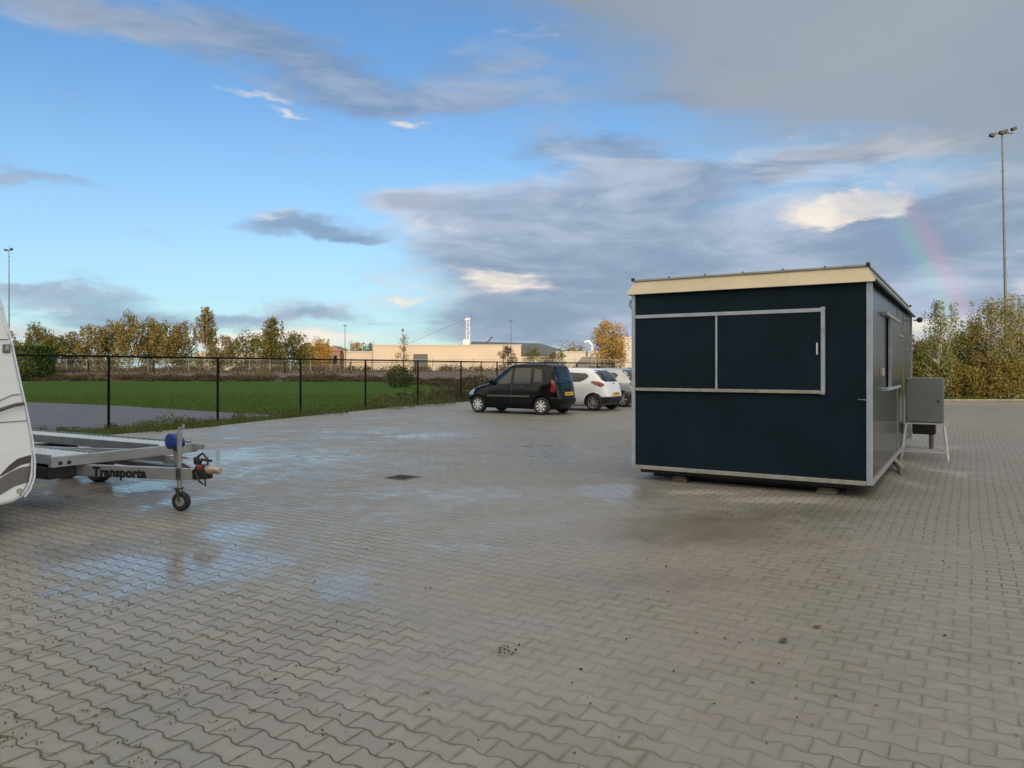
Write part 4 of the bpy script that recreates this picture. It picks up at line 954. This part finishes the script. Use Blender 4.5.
for i in (1, 4): mb.tube([(h_[i][0], -.035, h_[i][1]), (h_[i][0], 0, h_[i][1]-.004)], .015, 8)
mb.build('grab_handle', M['trim'], cv, smooth_=True)
q = cw(6.5, 348.5); lm_ = MB().box((q[0]-.03, -.018, q[1]-.04), (q[0]+.03, 0, q[1]+.04)).build('marker_light', M['cgrey'], cv, bevel=.012)
MB().box((q[0]-.014, -.026, q[1]-.02), (q[0]+.016, -.016, q[1]+.022)).build('lens', M['clear'], lm_, bevel=.006)
q = cw(20, 491); MB().lathe([(.028, 0), (.026, .008), (.012, .010), (0, .006)], (q[0], 0, q[1]), 16, 'y', -1).build('round_reflector', M['clear'], cv, smooth_=True)
for y in (.14, 1.9):
    w_ = wheel(cv, (-2.05, y, .31), .31, .18, -1 if y < 1 else 1, M['rim'], (8, .12))
# ------------------------------------------------------------ car transporter trailer
TA = math.atan2(-.5, .865); D_ = Vector((.865, -.5)).normalized(); Q_ = Vector((.5, .865)).normalized()
Mid = Vector((-4.38, 8.42))
tr = thing('car_transport_trailer', 'empty galvanised car transporter trailer with ribbed tracks beside the caravan', 'trailer', (Mid.x, Mid.y, 0), TA)
HWT = .84; TL = 4.2; ZD = .565
for s in (1, -1):                               # +y local is the far side
    y0, y1 = (HWT-.46, HWT) if s > 0 else (-HWT, -HWT+.46)
    tk = MB().box((-TL, y0+.015, ZD-.02), (.0, y1-.015, ZD-.008)).build('wheel_track', M['galvdk'], tr)
    mb = MB()
    for k in range(int(TL/.11)): x = -.03-k*.11; mb.prism([(x, ZD-.008), (x-.016, ZD+.014), (x-.045, ZD+.014), (x-.060, ZD-.008)], y0+.04, y1-.04)
    mb.build('tread_ribs', M['galvdeck'], tk)  # bright ribs over a dark base: highlights put into the steel colour
    for yy in (y0, y1-.02):
        MB().box((-TL, yy, ZD-.07), (.0, yy+.02, ZD+.028)).build('track_edge', M['galvmid'] if s > 0 else M['galv'], tr)  # far track edges take a darker tone of the steel
mb = MB(); mb.box((.0, -HWT-.02, ZD-.10), (.06, HWT+.04, ZD+.012)); cbm = mb.build('front_crossbeam', M['galv'], tr, bevel=.006)
for y in (-HWT+.07, -HWT+.16): MB().lathe([(.022, 0), (.022, .003), (0, .003)], (.06, y, ZD-.06), 12, 'x', 1).build('slot', M['blackpl'], cbm)
MB().bar((.03, HWT-.02, ZD-.03), (.20, HWT+.02, ZD-.03), .04, .06).build('beam_end', M['galv'], tr)
for x in (-1.1, -2.4, -3.9): MB().box((x, -HWT+.02, ZD-.13), (x+.06, HWT-.02, ZD-.071)).build('crossmember', M['galvdk'], tr, bevel=.004)
MB().box((-2.6, -HWT+.462, ZD-.15), (-.02, -HWT+.48, ZD-.03)).build('inner_rail', M['galv'], tr)
MB().bar((-1.9, -.30, ZD-.045), (-.0, .28, ZD-.045), .05, .05).build('diagonal_brace', M['galv'], tr)
# A-frame drawbar
tip = Vector((1.28, -.02, .385))
nb = MB(); nb.bar((-1.3, -HWT+.42, .40), (-.12, -HWT+.30, .40), .06, .13); nb.bar((-.12, -HWT+.30, .40), tip, .06, .125); d1 = nb.build('drawbar', M['galv'], tr, bevel=.006)
nb = MB(); nb.bar((-1.3, HWT-.42, .42), (-.1, HWT-.32, .42), .06, .10); nb.bar((-.1, HWT-.32, .42), tip+Vector((-.05, .03, 0)), .055, .10); nb.build('drawbar', M['galv'], tr, bevel=.006)
MB().box((-.55, -HWT+.0, .33), (-.04, -HWT+.3, ZD-.101)).build('mudflap_box', M['blackpl'], tr, bevel=.015)
MB().bar((-1.3, 0, .44), (.9, 0, .42), .09, .05).build('centre_spine', M['galvdk'], tr)
for x in (-1.62, -2.35):
    for s in (1, -1):
        wheel(tr, (x, s*(HWT-.20), .235), .235, .16, s, M['rim'], (5, .25))
    MB().tube([(x, -HWT+.2, .25), (x, HWT-.2, .25)], .035, 8).build('axle', M['galvdk'], tr)
# coupling
MB().tube([tip+Vector((.0, 0, .05)), tip+Vector((.14, 0, .06))], [.062, .05], 12).build('rubber_bellows', M['rubber'], tr, smooth_=True)
MB().tube([tip+Vector((-.1, -.04, .06)), tip+Vector((-.2, -.05, .10)), tip+Vector((-.32, -.04, .07))], .012, 6).build('brake_cable', M['blackpl'], tr, smooth_=True)
cp = MB().bar(tip+Vector((-.06, 0, .0)), tip+Vector((.16, 0, .02)), .10, .11).build('coupling_housing', M['blackpl'], tr, bevel=.015)
MB().lathe([(.0, 0), (.045, .01), (.05, .06), (.04, .12), (0, .13)], tip+Vector((.12, .0, .06)), 14, 'x', 1).build('hitch_head', M['brass'], tr, smooth_=True)
MB().tube([tip+Vector((.22, 0, .06)), tip+Vector((.33, .0, .055))], [.042, .03], 12).build('hitch_nose', M['brass'], tr, smooth_=True)
MB().tube([tip+Vector((.0, 0, .08)), tip+Vector((.04, .0, .16)), tip+Vector((.18, .01, .15))], .014, 8).build('hand_lever', M['blackpl'], tr, smooth_=True)
MB().tube([tip+Vector((.02, -.05, .03)), tip+Vector((.10, -.07, -.06)), tip+Vector((.17, -.05, -.10)), tip+Vector((.14, -.04, -.02))], .011, 6).build('breakaway_cable', M['blackpl'], tr, smooth_=True)
MB().box(tuple(tip+Vector((.03, -.06, .055))), tuple(tip+Vector((.09, -.01, .10)))).build('release_catch', M['redpl'], tr, bevel=.01)
MB().lathe([(.0, 0), (.03, 0), (.033, .06), (.02, .08), (0, .08)], tip+Vector((-.12, .06, .09)), 12, 'z', 1).build('plug_holder', M['blackpl'], tr, smooth_=True)
MB().tube([tip+Vector((-.12, .06, .16)), tip+Vector((-.05, .08, .21)), tip+Vector((.05, .07, .15)), tip+Vector((.08, .04, .08))], .012, 8).build('plug_cable', M['blackpl'], tr, smooth_=True)
# jockey wheel
jx, jy = 1.07, -.10
MB().tube([(jx, jy, .19), (jx, jy, .83)], .026, 12).build('jockey_stem', M['galv'], tr, smooth_=True)
mb = MB(); mb.tube([(jx, jy, .83), (jx, jy, .865)], .018, 8); mb.tube([(jx-.02, jy, .865), (jx+.09, jy-.02, .875)], .009, 6); mb.tube([(jx+.09, jy-.02, .87), (jx+.09, jy-.02, .91)], .013, 8); mb.build('jockey_handle', M['galv'], tr)
MB().box((jx-.04, jy-.035, .33), (jx+.04, jy+.035, .45)).build('jockey_clamp', M['galvdk'], tr, bevel=.008)
jw_ = thing('jockey_wheel', None, None, (jx+.03, jy, .10)); jw_.parent = tr; jw_.rotation_euler = (0, 0, R(22))
MB().lathe([(.05, -.03), (.085, -.032), (.10, -.015), (.10, .015), (.085, .032), (.05, .03)], (0, 0, 0), 24, 'y').build('tyre', M['rubber'], jw_, smooth_=True)
MB().lathe([(.0, -.036), (.05, -.03), (.052, .03), (.0, .036)], (0, 0, 0), 20, 'y').build('rim', M['galv'], jw_, smooth_=True)
mb = MB(); mb.bar((0, -.045, 0), (-.03, -.04, .13), .03, .006, (0, 1, 0)); mb.bar((0, .045, 0), (-.03, .04, .13), .03, .006, (0, 1, 0)); mb.box((-.06, -.046, .125), (.0, .046, .14)); mb.build('fork', M['galvdk'], jw_)
# winch post with blue strap drum
mb = MB(); mb.bar((.80, .06, .42), (.80, .06, .72), .05, .05, (1, 0, 0)); mb.bar((.98, .0, .44), (.82, .05, .62), .03, .04); mb.build('winch_post', M['galv'], tr, bevel=.004)
wn_ = MB(); wn_.lathe([(.03, -.05), (.085, -.045), (.085, .045), (.03, .05)], (.80, .02, .705), 20, 'y'); wn_.build('winch_strap_drum', M['bluepl'], tr, smooth_=True)
MB().lathe([(0, -.06), (.05, -.058), (.055, .0), (0, .01)], (.93, .03, .70), 16, 'y').build('winch_strap_drum', M['bluepl'], tr, smooth_=True)
MB().bar((.84, -.05, .66), (1.0, -.05, .60), .02, .02).build('winch_crank', M['blackpl'], tr)
MB().bar((.55, .1, ZD-.05), (.95, .08, ZD-.04), .02, .012).build('strap', M['redpl'], tr)
# lettering on the near drawbar
a = Vector((-.12, -HWT+.30, .40)); dv = (tip-a).normalized(); sd = dv.cross(Vector((0, 0, 1))).normalized()
cu = bpy.data.curves.new('lettering', 'FONT'); cu.body = 'Transporta'; cu.size = .135; cu.extrude = .001; cu.align_x = 'LEFT'; cu.align_y = 'CENTER'; cu.offset = .006; cu.space_character = 1.03
tmp = bpy.data.objects.new('lettering', cu); COL.objects.link(tmp)
me = bpy.data.meshes.new_from_object(tmp.evaluated_get(bpy.context.evaluated_depsgraph_get())); bpy.data.objects.remove(tmp)
lt = bpy.data.objects.new('lettering', me); COL.objects.link(lt); lt.parent = tr; me.materials.clear(); me.materials.append(M['blackpl'])
upv = sd.cross(dv).normalized(); Mx = Matrix((dv, upv, dv.cross(upv))).transposed().to_4x4()
org = a+dv*.27+sd*.034-upv*.012; Mx.translation = org; lt.matrix_local = Mx

# ------------------------------------------------------------ masts and poles
def mast(px, Y_, py, label, r=.14, al=1.0, tilt=0.):
    h = ht(py, Y_); t = thing('floodlight_mast', label, 'floodlight mast', (at(px, Y_), Y_, 0)); t.rotation_euler = (0, tilt, 0)
    mb = MB().tube([(0, 0, 0), (0, 0, h*.4), (0, 0, h*.98)], [r*1.5, r*1.15, r*.6], 10)
    for k in range(int(h/1.6)): mb.bar((-.22, 0, 2+k*1.6), (.22, 0, 2+k*1.6), .05, .05)
    mb.build('pole', M['mast'], t, smooth_=True)
    mb = MB(); mb.bar((-1.0*al, 0, h*.975), (1.0*al, 0, h*.975), .09, .09); mb.build('crossarm', M['blackpl'], t)
    for x in ((-1.0, -.12, .2, 1.0) if al == 1 else (-.45, .45)):
        dz = .10 if abs(x) < .5 else .22*math.copysign(1, x)+.1
        l = MB().bar((x-.2, -.1, h*.975+dz-.02), (x+.2, -.1, h*.975+dz+.12*math.copysign(1, x)), .35, .30).build('floodlight', M['blackpl'], t, bevel=.05); 
    return t
mast(1002, 68, 127, 'tall floodlight mast with four lamps behind the right hand trees', .10, 1.0, -.02)
bpy.data.objects['floodlight_mast'].location.x += .47
mast(9, 120, 247, 'slim floodlight mast far behind the caravan', .09, .5)
for px, Y_, py, lab in ((345, 165, 326, 'thin lamp post above the left end of the cream hall'), (511, 160, 321, 'thin lamp post in front of the dark roof')):
    h = ht(py, Y_); t = thing('lamp_post', lab, 'lamp post', (at(px, Y_), Y_, 0))
    MB().tube([(0, 0, 0), (0, 0, h)], .10, 8, .06).build('pole', M['mast'], t); MB().box((-.35, -.2, h), (.35, .2, h+.22)).build('lamp_head', M['mast'], t, bevel=.05)

# ------------------------------------------------------------ far buildings
def bldg(name, label, px0, px1, Y_, pytop, depth, mt_, door=None, roof='hall2', base=0.):
    h = ht(pytop, Y_); x0, x1 = at(px0, Y_), at(px1, Y_); t = thing(name, label, 'building', (x0, Y_, 0))
    w = x1-x0
    MB().box((0, 0, 0), (w, depth, h)).build('wall', M[mt_], t)
    MB().box((-.15, -.15, h), (w+.15, depth+.15, h+.28)).build('roof_edge', M[roof], t)
    if door:
        for a, b_, zh in door: MB().box((a, -.08, 0), (b_, 0, zh)).build('door', M['door'], t)
    return t
bldg('industrial_hall', 'long low cream hall on the horizon beyond the railway', 373, 521, 165, 345.8, 40, 'hall', [(9, 12.2, 4.6)])
bldg('industrial_hall', 'lower cream annex at the left end of the long hall', 344, 372.5, 168, 352.5, 30, 'hall')
Yb = 205; t = thing('dark_roofed_building', 'pale building under a broad dark pitched roof right of the cream hall', 'building', (at(470, Yb), Yb, 0))
w = at(576, Yb)-at(470, Yb); hw_ = ht(355.5, Yb); hr = ht(342.5, Yb)
MB().box((0, 0, 0), (w, 40, hw_)).build('wall', M['hall2'], t)
MB().add([(-1, -1, hw_), (w+1, -1, hw_), (w+1, 41, hw_), (-1, 41, hw_), (0, 8, hr+.6), (w-9.5, 8, hr), (w-9.5, 32, hr), (0, 32, hr+.6)], [(0, 1, 5, 4), (1, 2, 6, 5), (2, 3, 7, 6), (3, 0, 4, 7), (4, 5, 6, 7), (0, 3, 2, 1)]).build('roof', M['slate'], t)
bldg('white_shed', 'low white shed right of the dark roof', 556, 604, 190, 352.5, 20, 'hall2')
bldg('white_shed', 'taller white building peeking out at the left edge of the cabin', 617, 660, 150, 338, 20, 'hall2')
bldg('white_shed', 'flat pale shed seen behind the round olive tree', 214, 262, 175, 353, 20, 'hall2')
bldg('white_shed', 'narrow pale shed behind the last birches', 196, 212, 180, 353, 15, 'hall2')
bldg('white_shed', 'pale low building behind the right hand thicket', 955, 1060, 90, 350, 12, 'hall2')
def house(label, px0, px1, Y_, pye, pyr, wm_, rm_):
    x0, x1 = at(px0, Y_), at(px1, Y_); w = x1-x0; he, hr = ht(pye, Y_), ht(pyr, Y_); t = thing('house', label, 'house', (x0, Y_, 0), 0, 'houses beyond the trees')
    MB().prism([(0, 0), (w, 0), (w, he), (w/2, he+.01), (0, he)], 0, 9).build('wall', M[wm_], t)
    MB().prism([(-.3, he+.01), (w+.3, he+.01), (w/2, hr)], -.3, 9.3).build('roof', M[rm_], t)
    for a in (.25, .65): MB().box((w*a-.4, -.05, he*.45), (w*a+.5, .02, he*.8)).build('window', M['glass'], t)
house('pale house with red roof behind the small orange tree', 300, 318, 195, 352, 345, 'hall2', 'brick')
house('brick house just right of the small orange tree', 326, 340, 185, 351, 345.5, 'brick', 'brick')
house('cream house with tiled roof left of the cream annex', 311, 328, 205, 350, 343, 'hall', 'brick')
# white crane behind the cream hall
Yc = 215; h = ht(319, Yc); t = thing('crane', 'white lattice crane tower behind the cream hall roof', 'crane', (at(468, Yc), Yc, 0))
mb = MB()
for a, b_ in ((-1, -1), (1, -1), (1, 1), (-1, 1)): mb.tube([(a*.7, b_*.7, 0), (a*.38, b_*.38, h)], .13, 6)
k = 0; z = 2.
while z < h-1.2:
    s = .68-.3*z/h
    mb.bar((-s, -s, z), (s, -s, z+1.2), .12, .12); mb.bar((s, -s, z+1.2), (-s, -s, z+2.4), .12, .12); z += 2.4
mb.build('tower', M['white_'], t)
MB().box((-1.5, -1, h*.50), (.6, 1., h*.50+1.9)).build('cab', M['white_'], t, bevel=.2)
MB().bar((-.9, 0, h-.2), (.6, 0, h+.1), .6, .5).build('head', M['white_'], t)
MB().tube([(-.6, 0, h), (-22, 0, h*.42)], .04, 4).build('stay_cable', M['mast'], t); MB().tube([(-.4, 0, h*.55), (-13, 0, h*.42)], .04, 4).build('stay_cable', M['mast'], t)
Yc = 200; t = thing('loader_crane', 'small dark folding crane arm showing above the roofs', 'crane', (at(489, Yc), Yc, 0))
z = ht(344, Yc); MB().tube([(0, 0, 0), (0, 0, z)], .25, 8).build('column', M['steelrust'], t); MB().bar((-1, 0, z), (1.0, 0, z+2.), .35, .35).build('arm', M['steelrust'], t); MB().bar((-1., 0, z), (-1.8, 0, z-.8), .3, .3).build('arm', M['steelrust'], t)
Yc = 185; t = thing('loader_crane', 'small white bent crane arm beside the golden tree', 'crane', (at(592, Yc), Yc, 0))
z = ht(345, Yc); MB().tube([(0, 0, 0), (0, 0, z)], .3, 8).build('column', M['white_'], t); MB().bar((0, 0, z), (-.9, 0, z+1.1), .4, .4).build('arm', M['white_'], t); MB().bar((-.9, 0, z+1.1), (-1.9, 0, z+.7), .35, .35).build('arm', M['white_'], t)
